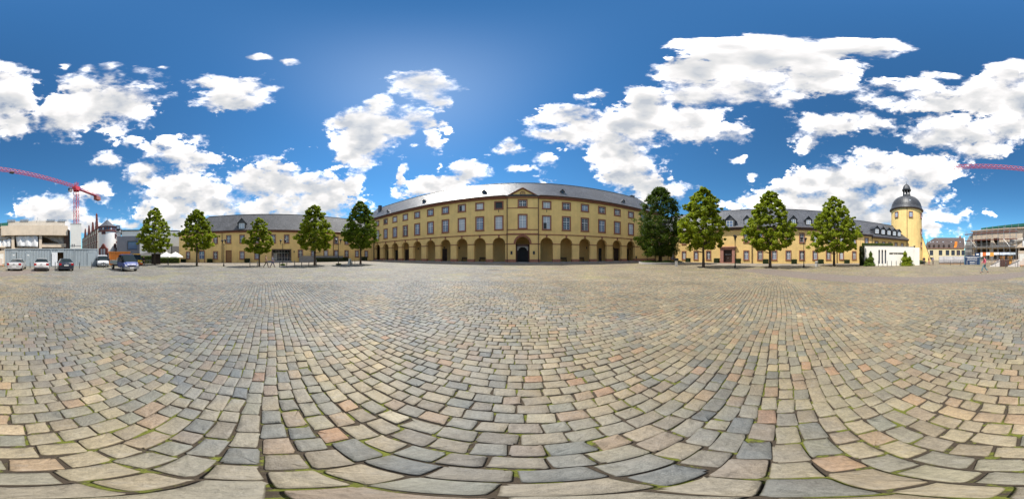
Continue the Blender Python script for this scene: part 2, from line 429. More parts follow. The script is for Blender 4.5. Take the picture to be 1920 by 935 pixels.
def mat_joint():
    m = bpy.data.materials.new('joint_soil_and_moss'); m.use_nodes = True; nt = m.node_tree; b = nt.nodes['Principled BSDF']
    gp = nt.nodes.new('ShaderNodeNewGeometry').outputs['Position']
    nt.links.new(moss_colour(nt, gp), b.inputs['Base Color']); b.inputs['Roughness'].default_value = 0.95
    bn = nt.nodes.new('ShaderNodeBump'); bn.inputs['Strength'].default_value = 1.0; bn.inputs['Distance'].default_value = 0.01
    nt.links.new(noise(nt, gp, 70.0, 5, 0.7), bn.inputs['Height']); nt.links.new(bn.outputs[0], b.inputs['Normal'])
    return m
def mat_far_cobbles():
    m = bpy.data.materials.new('cobbled_ground'); m.use_nodes = True; nt = m.node_tree; b = nt.nodes['Principled BSDF']
    gp = nt.nodes.new('ShaderNodeNewGeometry').outputs['Position']
    wob = vmath(nt, 'SUBTRACT', noise(nt, gp, 0.45, 3, 0.5, out='Color'), (0.5, 0.5, 0.5))
    p = vmath(nt, 'MULTIPLY_ADD', wob, (0.16, 0.22, 0), gp)
    sp = nt.nodes.new('ShaderNodeSeparateXYZ'); nt.links.new(p, sp.inputs[0])
    v = mathn(nt, 'DIVIDE', sp.outputs[1], ROW); row = mathn(nt, 'FLOOR', v); fv = mathn(nt, 'FRACT', v)
    w1 = nt.nodes.new('ShaderNodeTexWhiteNoise'); w1.noise_dimensions = '1D'; nt.links.new(row, w1.inputs['W'])
    u = mathn(nt, 'ADD', mathn(nt, 'DIVIDE', sp.outputs[0], LEN), mathn(nt, 'MULTIPLY', w1.outputs['Value'], 7.0))
    col = mathn(nt, 'FLOOR', u); fu = mathn(nt, 'FRACT', u)
    cb = nt.nodes.new('ShaderNodeCombineXYZ'); nt.links.new(row, cb.inputs[0]); nt.links.new(col, cb.inputs[1])
    w2 = nt.nodes.new('ShaderNodeTexWhiteNoise'); w2.noise_dimensions = '2D'; nt.links.new(cb.outputs[0], w2.inputs['Vector'])
    c = stone_colour(nt, w2.outputs['Value'], gp)
    du = mathn(nt, 'MULTIPLY', mathn(nt, 'MINIMUM', fu, mathn(nt, 'SUBTRACT', 1.0, fu)), LEN)
    dv = mathn(nt, 'MULTIPLY', mathn(nt, 'MINIMUM', fv, mathn(nt, 'SUBTRACT', 1.0, fv)), ROW)
    d = mathn(nt, 'MINIMUM', du, dv)
    j = maprange(nt, d, 0.004, 0.012, 1, 0, True)
    mossy = maprange(nt, noise(nt, gp, 0.30, 6, 0.65), 0.50, 0.64, 0.0, 1.0, True)
    jc = mixc(nt, mossy, (0.085, 0.065, 0.04), (0.13, 0.125, 0.035))
    w3 = nt.nodes.new('ShaderNodeTexWhiteNoise'); w3.noise_dimensions = '3D'; cb3 = nt.nodes.new('ShaderNodeCombineXYZ'); nt.links.new(row, cb3.inputs[0]); nt.links.new(col, cb3.inputs[1]); cb3.inputs[2].default_value = 3.7; nt.links.new(cb3.outputs[0], w3.inputs['Vector'])
    s3 = nt.nodes.new('ShaderNodeVectorMath'); s3.operation = 'SCALE'; nt.links.new(c, s3.inputs[0]); nt.links.new(maprange(nt, w3.outputs['Value'], 0, 1, 0.85, 1.40), s3.inputs['Scale']); c = s3.outputs[0]
    c = mixc(nt, mathn(nt, 'MULTIPLY', j, 0.9), c, jc)
    c = mixc(nt, mathn(nt, 'MULTIPLY', mossy, 0.34), c, (0.24, 0.215, 0.075))
    nt.links.new(c, b.inputs['Base Color']); b.inputs['Roughness'].default_value = 0.72
    bn = nt.nodes.new('ShaderNodeBump'); bn.inputs['Strength'].default_value = 0.6; bn.inputs['Distance'].default_value = 0.012
    nt.links.new(mathn(nt, 'SUBTRACT', 1.0, j), bn.inputs['Height']); nt.links.new(bn.outputs[0], b.inputs['Normal'])
    return m
def mat_slabs(name, col, w, h, mort=0.012, tint=(0.5, 0.45, 0.35)):
    m = bpy.data.materials.new(name); m.use_nodes = True; nt = m.node_tree; b = nt.nodes['Principled BSDF']
    gp = nt.nodes.new('ShaderNodeNewGeometry').outputs['Position']
    br = nt.nodes.new('ShaderNodeTexBrick'); nt.links.new(gp, br.inputs['Vector']); br.inputs['Scale'].default_value = 1
    br.inputs['Brick Width'].default_value = w; br.inputs['Row Height'].default_value = h; br.inputs['Mortar Size'].default_value = mort
    br.inputs['Color1'].default_value = (*[c*0.8 for c in col], 1); br.inputs['Color2'].default_value = (*[c*1.18 for c in col], 1)
    br.inputs['Mortar'].default_value = (*[c*0.45 for c in col], 1)
    f = maprange(nt, noise(nt, gp, 0.5, 6, 0.65), 0.4, 0.65, 0, 0.5)
    c = mixc(nt, f, br.outputs['Color'], tuple(a*t*1.9 for a, t in zip(col, tint)))
    nt.links.new(c, b.inputs['Base Color']); b.inputs['Roughness'].default_value = 0.75
    return m

FAR = mat_far_cobbles(); NEAR = mat_near_stones(); JOINT = mat_joint()
RN = 10.0
def ground_sheet():
    rad = [RN-0.06, 11, 12.5, 14.5, 17, 20, 25, 32, 42, 55, 62, 75, 82, 110, 180, 350, 700, 1200]
    n = 160; v = []; f = []
    for r in rad:
        for i in range(n):
            a = 2*math.pi*i/n; v.append((r*math.sin(a), r*math.cos(a), gz(r*math.cos(a))))
    for k in range(len(rad)-1):
        for i in range(n):
            j = (i+1) % n; f.append((k*n+i, k*n+j, (k+1)*n+j, (k+1)*n+i))
    me = bpy.data.meshes.new('ground'); me.from_pydata(v, [], f); me.materials.append(FAR)
    o = bpy.data.objects.new('ground', me); COL.objects.link(o); struct(o)
    # soil bed under the modelled stones
    m = MB(); ring = [((RN+0.05)*math.sin(2*math.pi*i/96), (RN+0.05)*math.cos(2*math.pi*i/96)) for i in range(96)]
    m.poly([(x, y, gz(y)-0.011) for x, y in ring][::-1])
    struct(m.build('joint_ground', JOINT))
ground_sheet()

def near_stones():
    rng = np.random.default_rng(7)
    N = 16
    allv = []; tone = []; rim = []; cnt = 0
    nrow = int(RN/ROW)+2
    # unit outline of a stone: a rounded box
    base = []
    for i in range(N):
        t = 2*math.pi*(i+0.5)/N
        c, s_ = math.cos(t), math.sin(t); e = 0.17
        base.append((math.copysign(abs(c)**e, c), math.copysign(abs(s_)**e, s_)))
    base = np.array(base)
    cent = []; half = []
    for r in range(-nrow, nrow+1):
        y = (r+0.5)*ROW
        if abs(y) > RN: continue
        xm = math.sqrt(RN*RN-y*y); x = -xm-rng.random()*0.2
        while x < xm:
            L = float(np.clip(rng.normal(LEN, 0.030), 0.125, 0.275))
            cent.append((x+L/2, y)); half.append((L/2-0.0032-rng.random()**4*0.009, ROW/2-0.0024-rng.random()**3*0.005)); x += L
    C = np.array(cent); H = np.array(half); K = len(C)
    # rows wander a little
    C[:, 1] += 0.035*np.sin(C[:, 0]*0.9+C[:, 1]*0.5)+0.02*np.sin(C[:, 0]*2.3+C[:, 1]*1.7+1)
    ang = rng.normal(0, 0.035, K) + 0.0315*np.cos(C[:, 0]*0.9+C[:, 1]*0.5)
    jit = 1+rng.normal(0, 0.030, (K, N, 2)); chip = rng.random((K, N)) < 0.07; jit -= (chip*rng.uniform(0.05, 0.17, (K, N)))[:, :, None]
    skew = rng.normal(0, 0.06, (K, 2))
    P = base[None]*jit
    P[:, :, 0] += skew[:, 0:1]*P[:, :, 1]*0.6; P[:, :, 1] += skew[:, 1:2]*P[:, :, 0]
    X = P[:, :, 0]*H[:, 0:1]; Y = P[:, :, 1]*H[:, 1:2]
    ca, sa = np.cos(ang)[:, None], np.sin(ang)[:, None]
    tilt = rng.normal(0, 0.016, (K, 2)); lift = rng.normal(0.002, 0.0025, K)
    rings = []
    for (sc, dz, rm) in ((0.0, 0.003, 0.0), (0.60, 0.0028, 0.0), (0.94, 0.0014, 0.03), (0.985, -0.0018, 0.42), (1.0, -0.022, 1.0)):
        n = 1 if sc == 0 else N
        xs = np.zeros((K, 1)) if sc == 0 else X*sc; ys = np.zeros((K, 1)) if sc == 0 else Y*sc
        px = C[:, 0:1]+xs*ca-ys*sa; py = C[:, 1:2]+xs*sa+ys*ca
        pz = SLOPE*py + dz + lift[:, None] + tilt[:, 0:1]*xs + tilt[:, 1:2]*ys
        if 0 < sc < 0.99: pz = pz + rng.normal(0, 0.0014, (K, n))
        rings.append((np.stack([px, py, pz], -1), rm))
    V = np.concatenate([r[0] for r in rings], 1); nv = V.shape[1]
    rimv = np.concatenate([np.full(1 if i == 0 else N, r[1]) for i, r in enumerate(rings)])
    tris = []; quads = []
    for i in range(N):
        j = (i+1) % N; tris.append((0, 1+i, 1+j))
        for k in range(3):
            a = 1+k*N; quads.append((a+i, a+N+i, a+N+j, a+j))
    tris = np.array(tris); quads = np.array(quads)
    off = (np.arange(K)*nv)[:, None, None]
    T = (tris[None]+off).reshape(-1); Q = (quads[None]+off).reshape(-1)
    me = bpy.data.meshes.new('cobblestones')
    me.vertices.add(K*nv); me.vertices.foreach_set('co', V.reshape(-1))
    nt_, nq = len(T)//3, len(Q)//4
    me.loops.add(len(T)+len(Q)); me.loops.foreach_set('vertex_index', np.concatenate([T, Q]).astype(np.int32))
    me.polygons.add(nt_+nq)
    ls = np.concatenate([np.arange(nt_)*3, len(T)+np.arange(nq)*4]).astype(np.int32)
    me.polygons.foreach_set('loop_start', ls)
    me.polygons.foreach_set('use_smooth', np.ones(nt_+nq, dtype=bool))
    me.update(calc_edges=True); me.validate()
    a = me.attributes.new('tone', 'FLOAT', 'POINT'); a.data.foreach_set('value', np.repeat(rng.random(K), nv).astype(np.float32))
    a = me.attributes.new('rim', 'FLOAT', 'POINT'); a.data.foreach_set('value', np.tile(rimv, K).astype(np.float32))
    me.materials.append(NEAR)
    o = bpy.data.objects.new('cobbled_ground', me); COL.objects.link(o); struct(o)
near_stones()

# slab paths along the three wings, and the brown lane that crosses the square
def strip(name, pts, m, dz=0.004):
    b = MB(); b.poly([(x, y, gz(y)+dz) for x, y in pts]); return struct(b.build(name, m))
slabs = mat_slabs('pale_slabs', (0.245, 0.215, 0.175), 0.6, 0.4)
lane = mat_slabs('brown_setts', (0.205, 0.172, 0.142), 0.11, 0.11, 0.008, (0.5, 0.42, 0.4))
strip('path_arcade', [(-27, 24.6), (23, 24.6), (34, 31.9), (-42, 31.9)], slabs)
strip('path_shaded_wing', [(-42, -40), (-27.2, -40), (-27.0, 24.596), (-42, 31.896)], slabs)
strip('path_sunny_wing', [(23.004, 24.6), (27.3, -9), (27, -13.6), (41.5, -34), (37.5, -5), (34.004, 31.9)], slabs)
strip('lane', [(20.5, 1.6), (17.6, 4.8), (7.6, -5.8), (1.0, -13.2), (-6.5, -21.6), (-4.2, -24.2), (1.4, -17.7), (10.5, -7.8)], lane, 0.005)

# ------------------------------------------------------------------ shared pieces of the buildings
def wall_grid(m, u0, u1, z0, z1, holes, y=0.0, mi=0):
    us = sorted({u0, u1, *[h[0] for h in holes if u0 < h[0] < u1], *[h[1] for h in holes if u0 < h[1] < u1]})
    zs = sorted({z0, z1, *[h[2] for h in holes if z0 < h[2] < z1], *[h[3] for h in holes if z0 < h[3] < z1]})
    for a, b in zip(us[:-1], us[1:]):
        for c, d in zip(zs[:-1], zs[1:]):
            mu, mz = (a+b)/2, (c+d)/2
            if any(h[0] < mu < h[1] and h[2] < mz < h[3] for h in holes): continue
            m.poly([(a, y, c), (b, y, c), (b, y, d), (a, y, d)], mi, [(a, c), (b, c), (b, d), (a, d)])

WIN = {}
PANES = {'dark': glass, 'curtain': glass_curtain, 'blue': glass_sky, 'open': open_dark}
def window_meshes(w, h, b, bars, trim=stone):
    key = (round(w, 2), round(h, 2), b, bars, trim.name)
    if key in WIN: return WIN[key]
    f = MB(); x = w/2
    f.box(-x, x, -0.06, 0.16, 0, b*0.95); f.box(-x, x, -0.06, 0.16, h-b, h)
    f.box(-x, -x+b, -0.055, 0.16, b*0.95, h-b); f.box(x-b, x, -0.055, 0.16, b*0.95, h-b)
    f.box(-x-0.05, x+0.05, -0.11, 0.0, -0.07, 0.03)           # sill lip
    s = MB(); iw, z0, z1 = x-b, b*0.95, h-b
    t = 0.055
    s.box(-iw, iw, 0.08, 0.13, z0, z0+t); s.box(-iw, iw, 0.08, 0.13, z1-t, z1)
    s.box(-iw, -iw+t, 0.081, 0.129, z0+t, z1-t); s.box(iw-t, iw, 0.081, 0.129, z0+t, z1-t)
    s.box(-0.05, 0.05, 0.07, 0.128, z0+t, z1-t)
    tz = z0+(z1-z0)*0.62 if h > 1.7 else None
    if tz: s.box(-iw+t, iw-t, 0.075, 0.127, tz-0.045, tz+0.045)
    for sg in (-1, 1):
        xa, xb = (0.05, iw-t) if sg > 0 else (-iw+t, -0.05)
        xm = (xa+xb)/2; s.box(xm-0.016, xm+0.016, 0.09, 0.125, z0+t, z1-t)
        for k in range(1, bars+1):
            zz = z0+(z1-z0)*k/(bars+1)
            if tz and abs(zz-tz) < 0.12: continue
            s.box(xa, xb, 0.0905, 0.1245, zz-0.016, zz+0.016)
    g = MB(); g.box(-iw, iw, 0.11, 0.15, z0, z1)
    fo = f.build('window', trim); so_ = s.build('sash', white); go = g.build('pane', glass)
    meshes = (fo.data, so_.data)
    panes = {}
    for k, mt in PANES.items():
        me = go.data.copy(); me.materials.clear(); me.materials.append(mt); me.name = 'pane'; panes[k] = me
    for o in (fo, so_, go): bpy.data.objects.remove(o)
    WIN[key] = (*meshes, panes); return WIN[key]
WR = random.Random(5)
def add_window(parent, u, z, w, h, b=0.2, bars=3, pane=None, y=0.0, trim=stone, rot=0.0, sash=True):
    fm, sm, pm = window_meshes(w, h, b, bars, trim)
    o = bpy.data.objects.new('window', fm); COL.objects.link(o); o.parent = parent; o.location = (u, y, z); o.rotation_euler = (0, 0, rot)
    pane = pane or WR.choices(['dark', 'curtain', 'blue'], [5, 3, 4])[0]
    if sash:
        s = bpy.data.objects.new('sash', sm); COL.objects.link(s); s.parent = o
    p = bpy.data.objects.new('pane', pm[pane]); COL.objects.link(p); p.parent = o
    return (u-w/2+b, u+w/2-b, z+b*0.95, z+h-b)
def hole(u, z, w, h, b=0.2): return (u-w/2+b-0.01, u+w/2-b+0.01, z+b*0.95-0.01, z+h-b+0.01)

def roof_part(parent, u0, u1, ye, ze, yr, zr, yb, hip0=0.0, hip1=0.0, name='roof', mat=slate, th=0.14):
    """saddle roof between eaves (ye, ze) and ridge (yr, zr); hip0 / hip1: how far the ridge is drawn in"""
    m = MB(); zb = ze
    A, B = (u0, ye, ze), (u1, ye, ze); C, D = (u1-hip1, yr, zr), (u0+hip0, yr, zr); E, F = (u0, yb, zb), (u1, yb, zb)
    L = math.hypot(yr-ye, zr-ze)
    m.poly([A, B, C, D], 0, [(u0, 0), (u1, 0), (u1-hip1, L), (u0+hip0, L)])
    m.poly([F, E, D, C], 0, [(u1, 0), (u0, 0), (u0+hip0, L), (u1-hip1, L)])
    m.poly([E, A, D], 0, [(yb, 0), (ye, 0), (yr, L)]); m.poly([B, F, C], 0, [(ye, 0), (yb, 0), (yr, L)])
    m.poly([(u0, ye, ze-th), (u1, ye, ze-th), (u1, yb, ze-th), (u0, yb, ze-th)])
    for P, Q in ((A, B), (B, F), (F, E), (E, A)):
        m.poly([(P[0], P[1], ze-th), (Q[0], Q[1], ze-th), Q, P])
    # ridge capping
    m.tube((u0+hip0-0.05, yr, zr+0.02), (u1-hip1+0.05, yr, zr+0.02), 0.11, n=6)
    return m.build(name, mat, parent)

slate_matt = slate_mat('weathered_slate', (0.095, 0.095, 0.10), rough=0.72)
slate_matt.node_tree.nodes['Principled BSDF'].inputs['Specular IOR Level'].default_value = 0.25

def gutter(parent, u0, u1, y, z):
    m = MB(); m.tube((u0, y, z), (u1, y, z), 0.09, n=6); return m.build('gutter', copper, parent)
def downpipe(parent, u, y, z0, z1, r=0.075):
    m = MB(); m.tube((u, y, z0), (u, y, z1), r, n=8)
    for k in range(int((z1-z0)/2.2)+1): m.tube((u, y, z0+0.4+k*2.2), (u, y, z0+0.47+k*2.2), r*1.35, n=8)
    m.box(u-0.02, u+0.02, y, y+0.2, z1-0.3, z1-0.25)
    return m.build('downpipe', copper, parent)

def dormer(parent, u, y, z, w, h, hr, back, mat=slate_dark, pane=None, name='dormer'):
    """gabled dormer: front at y, sill z, width w, wall height h, gable hr, running back into the roof"""
    m = MB(); x = w/2
    m.prism([(-x, 0), (-x, h), (0, h+hr), (x, h), (x, 0)], 'y', 0.0, back)
    e = 0.16
    for sg in (-1, 1):   # overhanging roof slabs
        m.poly([(sg*(x+e), -0.18, h-e*hr/x), (0, -0.18, h+hr+0.03), (0, back, h+hr+0.03), (sg*(x+e), back, h-e*hr/x)])
        m.poly([(sg*(x+e), -0.18, h-e*hr/x-0.09), (0, -0.18, h+hr-0.08), (0, -0.18, h+hr+0.03), (sg*(x+e), -0.18, h-e*hr/x)])
    d = m.build(name, mat, parent, loc=(u, y, z))
    s = MB(); ww, hh = w*0.33, h*0.84
    s.box(-ww, ww, -0.05, 0.03, 0.08, 0.16); s.box(-ww, ww, -0.05, 0.03, hh, hh+0.08)
    s.box(-ww, -ww+0.09, -0.049, 0.029, 0.16, hh); s.box(ww-0.09, ww, -0.049, 0.029, 0.16, hh); s.box(-0.045, 0.045, -0.048, 0.028, 0.16, hh)
    s.box(-ww+0.09, ww-0.09, -0.047, 0.027, hh*0.55, hh*0.55+0.06)
    s.build('dormer_window', white, d)
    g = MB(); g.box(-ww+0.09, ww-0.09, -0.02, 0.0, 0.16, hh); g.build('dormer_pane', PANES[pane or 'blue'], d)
    return d

def lantern(parent, u, y, z, name='wall_lantern'):
    m = MB(); m.box(u-0.03, u+0.03, y-0.30, y, z+0.42, z+0.47); m.lathe([(0.0, 0.0), (0.09, 0.02), (0.14, 0.36), (0.18, 0.38), (0.0, 0.52)], 8, c=(u, y-0.28, z))
    return m.build(name, metal, parent)

# ------------------------------------------------------------------ the arcaded palace
MF = Face(0.0, 32.0)
def palace():
    P = thing('palace', 'long ochre three-storey palace over an arcade, with slate roof and clock gable', 'palace', MF.loc, MF.rot)
    left = [-5.03-3.93*k for k in range(10)]
    right = [4.43+4.03*k for k in range(7)]
    UL, UR = -42.3, 33.2
    GZ = 0.16; ZA = 5.87; ZE = 13.62; YB = 12.6
    R0, R1 = -3.42, 2.78
    UC = -0.32
    holes = []
    wins = []
    for k, u in enumerate(left): wins += [(u, 6.79, 1.9, 3.08, 4, None, 0), (u, 11.15, 1.9, 1.82, 2, None, 0)]
    for k, u in enumerate(right): wins += [(u, 6.79, 1.9, 3.08, 4, None, 0), (u, 11.15, 1.9, 1.82, 2, None, 0)]
    w = MB()
    for (u, z, a, b, n, p, y) in wins: holes.append(hole(u, z, a, b, 0.26))
    wall_grid(w, UL, R0, ZA, ZE, holes); wall_grid(w, R1, UR, ZA, ZE, holes)
    ch = [hole(UC, 6.92, 1.95, 3.1, 0.26), hole(UC, 11.38, 1.95, 1.8, 0.26)]
    wall_grid(w, R0, R1, ZA, ZE, ch, y=-0.25)
    for u in (R0, R1): w.poly([(u, -0.25, 0), (u, 0.0, 0), (u, 0.0, ZE), (u, -0.25, ZE)])
    # arcade front
    TH = 0.85
    def bay(u0, u1, uc, a, zs, zt, y0, y1, base=GZ-0.3, n=14):
        arc = [(uc-a*math.cos(math.pi*i/n), zs+a*math.sin(math.pi*i/n)) for i in range(n+1)]
        for y in (y0, y1):
            w.poly([(u0, y, base), (uc-a, y, base), (uc-a, y, zs), (u0, y, zs)]); w.poly([(uc+a, y, base), (u1, y, base), (u1, y, zs), (uc+a, y, zs)])
            w.poly([(u0, y, zs), (uc-a, y, zs), (uc-a, y, zt), (u0, y, zt)]); w.poly([(uc+a, y, zs), (u1, y, zs), (u1, y, zt), (uc+a, y, zt)])
            for (p, q) in zip(arc[:-1], arc[1:]): w.poly([(p[0], y, p[1]), (q[0], y, q[1]), (q[0], y, zt), (p[0], y, zt)])
        pts = [(uc-a, base)]+arc+[(uc+a, base)]
        for p, q in zip(pts[:-1], pts[1:]): w.poly([(p[0], y0, p[1]), (q[0], y0, q[1]), (q[0], y1, q[1]), (p[0], y1, p[1])])
        return arc
    edgesL = [R0]+[(left[k]+left[k+1])/2 for k in range(9)]+[UL]
    bays = []
    for k in range(10): bays.append((edgesL[k+1], edgesL[k], left[k]))
    edgesR = [R1]+[(right[k]+right[k+1])/2 for k in range(5)]+[27.1]
    for k in range(6): bays.append((edgesR[k], edgesR[k+1], right[k]))
    for (a, b, c) in bays: bay(a, b, c, 1.27, 4.05, ZA, 0.0, TH)
    bay(R0, R1, UC, 1.38, 4.05, ZA, -0.25, TH, n=18)
    w.poly([(27.1, 0, 0), (UR, 0, 0), (UR, 0, ZA), (27.1, 0, ZA)])
    w.poly([(27.1, TH, 0), (27.1, 4, 0), (27.1, 4, ZA), (27.1, TH, ZA)])
    # flanks and rear
    w.poly([(UL-6, 0.2, 0), (UL-6, YB, 0), (UL-6, YB, ZE), (UL-6, 0.2, ZE)]); w.poly([(UR+2, 0.2, 0), (UR+2, YB, 0), (UR+2, YB, ZE), (UR+2, 0.2, ZE)])
    w.poly([(UL-6, YB, 0), (UR+2, YB, 0), (UR+2, YB, ZE), (UL-6, YB, ZE)])
    w.poly([(UL-6, 0.2, 0), (UL, 0.2, 0), (UL, 0.2, ZE), (UL-6, 0.2, ZE)]); w.poly([(UR, 0.2, 0), (UR+2, 0.2, 0), (UR+2, 0.2, ZE), (UR, 0.2, ZE)])
    w.build('wall', plaster, P)
    # the vaulted walk behind the arches
    g = MB()
    g.poly([(UL, 3.9, 0), (27.1, 3.9, 0), (27.1, 3.9, ZA), (UL, 3.9, ZA)])
    g.poly([(UL, TH, 5.6), (27.1, TH, 5.6), (27.1, 3.9, 5.6), (UL, 3.9, 5.6)])
    for (a, b, c) in bays: g.box(a-0.0, a+0.0001, TH, 3.9, 0, 5.6) if False else None
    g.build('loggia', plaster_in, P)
    fl = MB(); fl.box(UL, 27.3, -0.7, 3.9, 0.0, 0.40); fl.box(UL, 27.6, -1.05, -0.7, 0.0, 0.30)
    fl.build('step', grey_wall, P)
    # red stone: plinths, imposts, keystones, string courses
    s = MB(); pls = []
    piers = []
    allb = sorted([(a, b, c, 1.27) for a, b, c in bays]+[(R0, R1, UC, 1.38)], key=lambda t: t[0])
    for i in range(len(allb)+1):
        lo = UL if i == 0 else allb[i-1][2]+allb[i-1][3]
        hi = 27.1 if i == len(allb) else allb[i][2]-allb[i][3]
        piers.append((lo, hi))
    for (lo, hi) in piers:
        yy = 0.0
        if lo < R0 < hi or lo < R1 < hi:
            c = R0 if lo < R0 < hi else R1
            for (x0, x1, y) in ((lo, c, 0.0 if c == R0 else -0.25), (c, hi, -0.25 if c == R0 else 0.0)):
                pls.append((x0-0.03, x1+0.03, y-0.07, TH+0.04, 0.41, 0.98)); s.box(x0-0.05, x1+0.05, y-0.08, TH+0.05, 3.92, 4.08)
            continue
        pls.append((lo-0.03, hi+0.03, -0.07, TH+0.04, 0.41, 0.98)); s.box(lo-0.05, hi+0.05, -0.08, TH+0.05, 3.92, 4.08)
    pls.append((27.13, UR, -0.07, 0.1, 0.1, 0.95))
    for q in pls:
        pl = MB(); pl.box(*q); pl.build('plinth', stone_base, P)
    for (a, b, c) in bays:
        s.prism([(c-0.11, 5.30), (c+0.11, 5.30), (c+0.19, 5.80), (c-0.19, 5.80)], 'y', -0.10, 0.05)
    s.box(UL, R0-0.01, -0.11, 0.02, 5.80, 5.96); s.box(R1+0.01, UR, -0.11, 0.02, 5.80, 5.96)
    s.box(R0-0.06, R1+0.06, -0.37, -0.2, 5.78, 6.06); s.box(R0-0.03, R1+0.03, -0.32, -0.2, 6.74, 6.9); s.box(R0-0.03, R1+0.03, -0.32, -0.2, 11.2, 11.34)
    # archivolt of the gate
    n = 20
    for i in range(n):
        t0, t1 = math.pi*i/n, math.pi*(i+1)/n
        q = [(UC-r*math.cos(t), 4.05+r*math.sin(t)) for r, t in ((1.37, t0), (1.37, t1), (1.74, t1), (1.74, t0))]
        s.prism(q, 'y', -0.33, -0.2)
    s.build('string_course', stone, P)
    # eaves cornice
    c = MB()
    c.box(UL-5, R0, -0.34, 0.1, 13.40, 13.66); c.box(UL-5, R0, -0.55, 0.1, 13.66, 13.86)
    c.box(R1, UR+1, -0.34, 0.1, 13.40, 13.66); c.box(R1, UR+1, -0.55, 0.1, 13.66, 13.86)
    c.box(R0-0.12, R1+0.12, -0.55, 0.1, 13.42, 13.62)
    c.build('cornice', stone, P)
    gutter(P, UL-1, R0-0.2, -0.68, 13.93); gutter(P, R1+0.2, UR+0.4, -0.68, 13.93)
    # gable over the gate
    gb = MB(); gb.prism([(R0, 13.62), (R1, 13.62), (UC, 15.45)], 'y', -0.25, 0.9)
    gable = gb.build('gable', plaster, P)
    gm = MB()
    for sg, e in ((-1, R0-0.28), (1, R1+0.28)):
        a = Vector((e, 0, 13.62)); b = Vector((UC, 0, 15.62)); d = (b-a).normalized(); nrm = Vector((-d.z, 0, d.x)) * (1 if sg < 0 else -1)
        q = [a, b, b+Vector((0, 0, 0.24)), a+Vector((0, 0, 0.22))]
        gm.prism([(v.x, v.z-0.1) for v in q], 'y', -0.55, 1.6)
    gm.build('gable_coping', stone, P)
    ck = MB(); 
    for i in range(24):
        t0, t1 = 2*math.pi*i/24, 2*math.pi*(i+1)/24
        q = [(UC+r*math.cos(t), 14.45+r*math.sin(t)) for r, t in ((0.42, t0), (0.42, t1), (0.55, t1), (0.55, t0))]
        ck.prism(q, 'y', -0.32, -0.24)
    cko = ck.build('clock_surround', stone, P)
    cf = MB()
    q = [(UC+0.42*math.cos(2*math.pi*i/24), 14.45+0.42*math.sin(2*math.pi*i/24)) for i in range(24)]
    cf.prism(q, 'y', -0.27, -0.24)
    cfo = cf.build('clock_face', pbr('clock_face_gold', (0.46, 0.30, 0.10), 0.5), P)
    hh = MB(); hh.box(UC-0.02, UC+0.02, -0.285, -0.275, 14.45, 14.78); hh.build('clock_hand', darkwood, cfo); hh = MB(); hh.prism([(UC, 14.43), (UC+0.2, 14.53), (UC+0.19, 14.57), (UC, 14.48)], 'y', -0.285, -0.275)
    hh.build('clock_hand', darkwood, cfo)
    for i in range(12):
        hh = MB(); t = math.pi*i/6; x, z = UC+0.37*math.sin(t), 14.45+0.37*math.cos(t); hh.box(x-0.018, x+0.018, -0.28, -0.272, z-0.03, z+0.03); hh.build('hour_mark', darkwood, cfo)
    # windows
    special = {(-5.03, 11.15): 'open', (-9.0, 11.15): 'curtain', (-12.9, 11.15): 'open'}
    for i, (u, z, a, b, n, p, y) in enumerate(wins):
        pane = None
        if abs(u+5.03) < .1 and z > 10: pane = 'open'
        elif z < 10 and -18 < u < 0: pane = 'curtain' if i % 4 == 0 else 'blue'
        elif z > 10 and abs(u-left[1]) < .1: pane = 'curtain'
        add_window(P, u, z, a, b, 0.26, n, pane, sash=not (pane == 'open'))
    add_window(P, UC, 6.92, 1.95, 3.1, 0.26, 4, 'curtain', y=-0.25); add_window(P, UC, 11.38, 1.95, 1.8, 0.26, 2, 'dark', y=-0.25)
    # near-black sheets stand for the shade inside half-open casements
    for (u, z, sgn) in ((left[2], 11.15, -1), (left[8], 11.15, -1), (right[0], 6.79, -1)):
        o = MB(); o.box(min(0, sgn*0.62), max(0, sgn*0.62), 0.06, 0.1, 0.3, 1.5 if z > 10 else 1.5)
        q = o.build('open_half_dark', open_dark, P, loc=(u, 0, z))
    # roof
    rf = roof_part(P, UL-6.6, UR+3.0, -0.62, 13.95, 6.3, 20.0, 13.2, hip0=0.4, hip1=4.2)
    k = (20.0-13.95)/6.92
    for px, py in ((727, 398), (795, 379), (907.7, 362), (1054.6, 361.5), (1169, 379.5)):
        u, y, z = MF.roof(px, py, -0.62, 13.95, k)
        d = MB(); d.prism([(-0.42, 0), (-0.42, 0.5), (0, 0.95), (0.42, 0.5), (0.42, 0)], 'y', 0, 1.1)
        for sg in (-1, 1): d.poly([(sg*0.55, -0.15, 0.4), (0, -0.15, 1.0), (0, 1.2, 1.0), (sg*0.55, 1.2, 0.4)])
        dd = d.build('roof_dormer', slate_dark, P, loc=(u, y, z-0.1))
        e = MB(); e.box(-0.2, 0.2, -0.03, 0.0, 0.1, 0.5); e.build('roof_dormer_pane', glass, dd)
    for (u, y, z0, z1, ww) in ((-43.6, 3.2, 14, 19.4, 1.0), (31.5, 8.0, 17, 21.3, 1.3)):
        d = MB(); d.box(u-ww/2, u+ww/2, y, y+0.9, z0, z1); d.box(u-ww/2-0.08, u+ww/2+0.08, y-0.08, y+0.98, z1, z1+0.16); d.build('chimney', slate_dark, P)
    downpipe(P, MF.u(951.2), -0.36, 0.42, 13.9); downpipe(P, MF.u(1009.3), -0.36, 0.42, 13.9)
    downpipe(P, UL+0.35, -0.16, 0.4, 13.9)
    downpipe(P, 29.9, -0.16, 0.4, 13.9)
    # gate: brown lining, pale spandrels, black panels painting the shade of the arched passage
    g = MB(); yy = 0.5
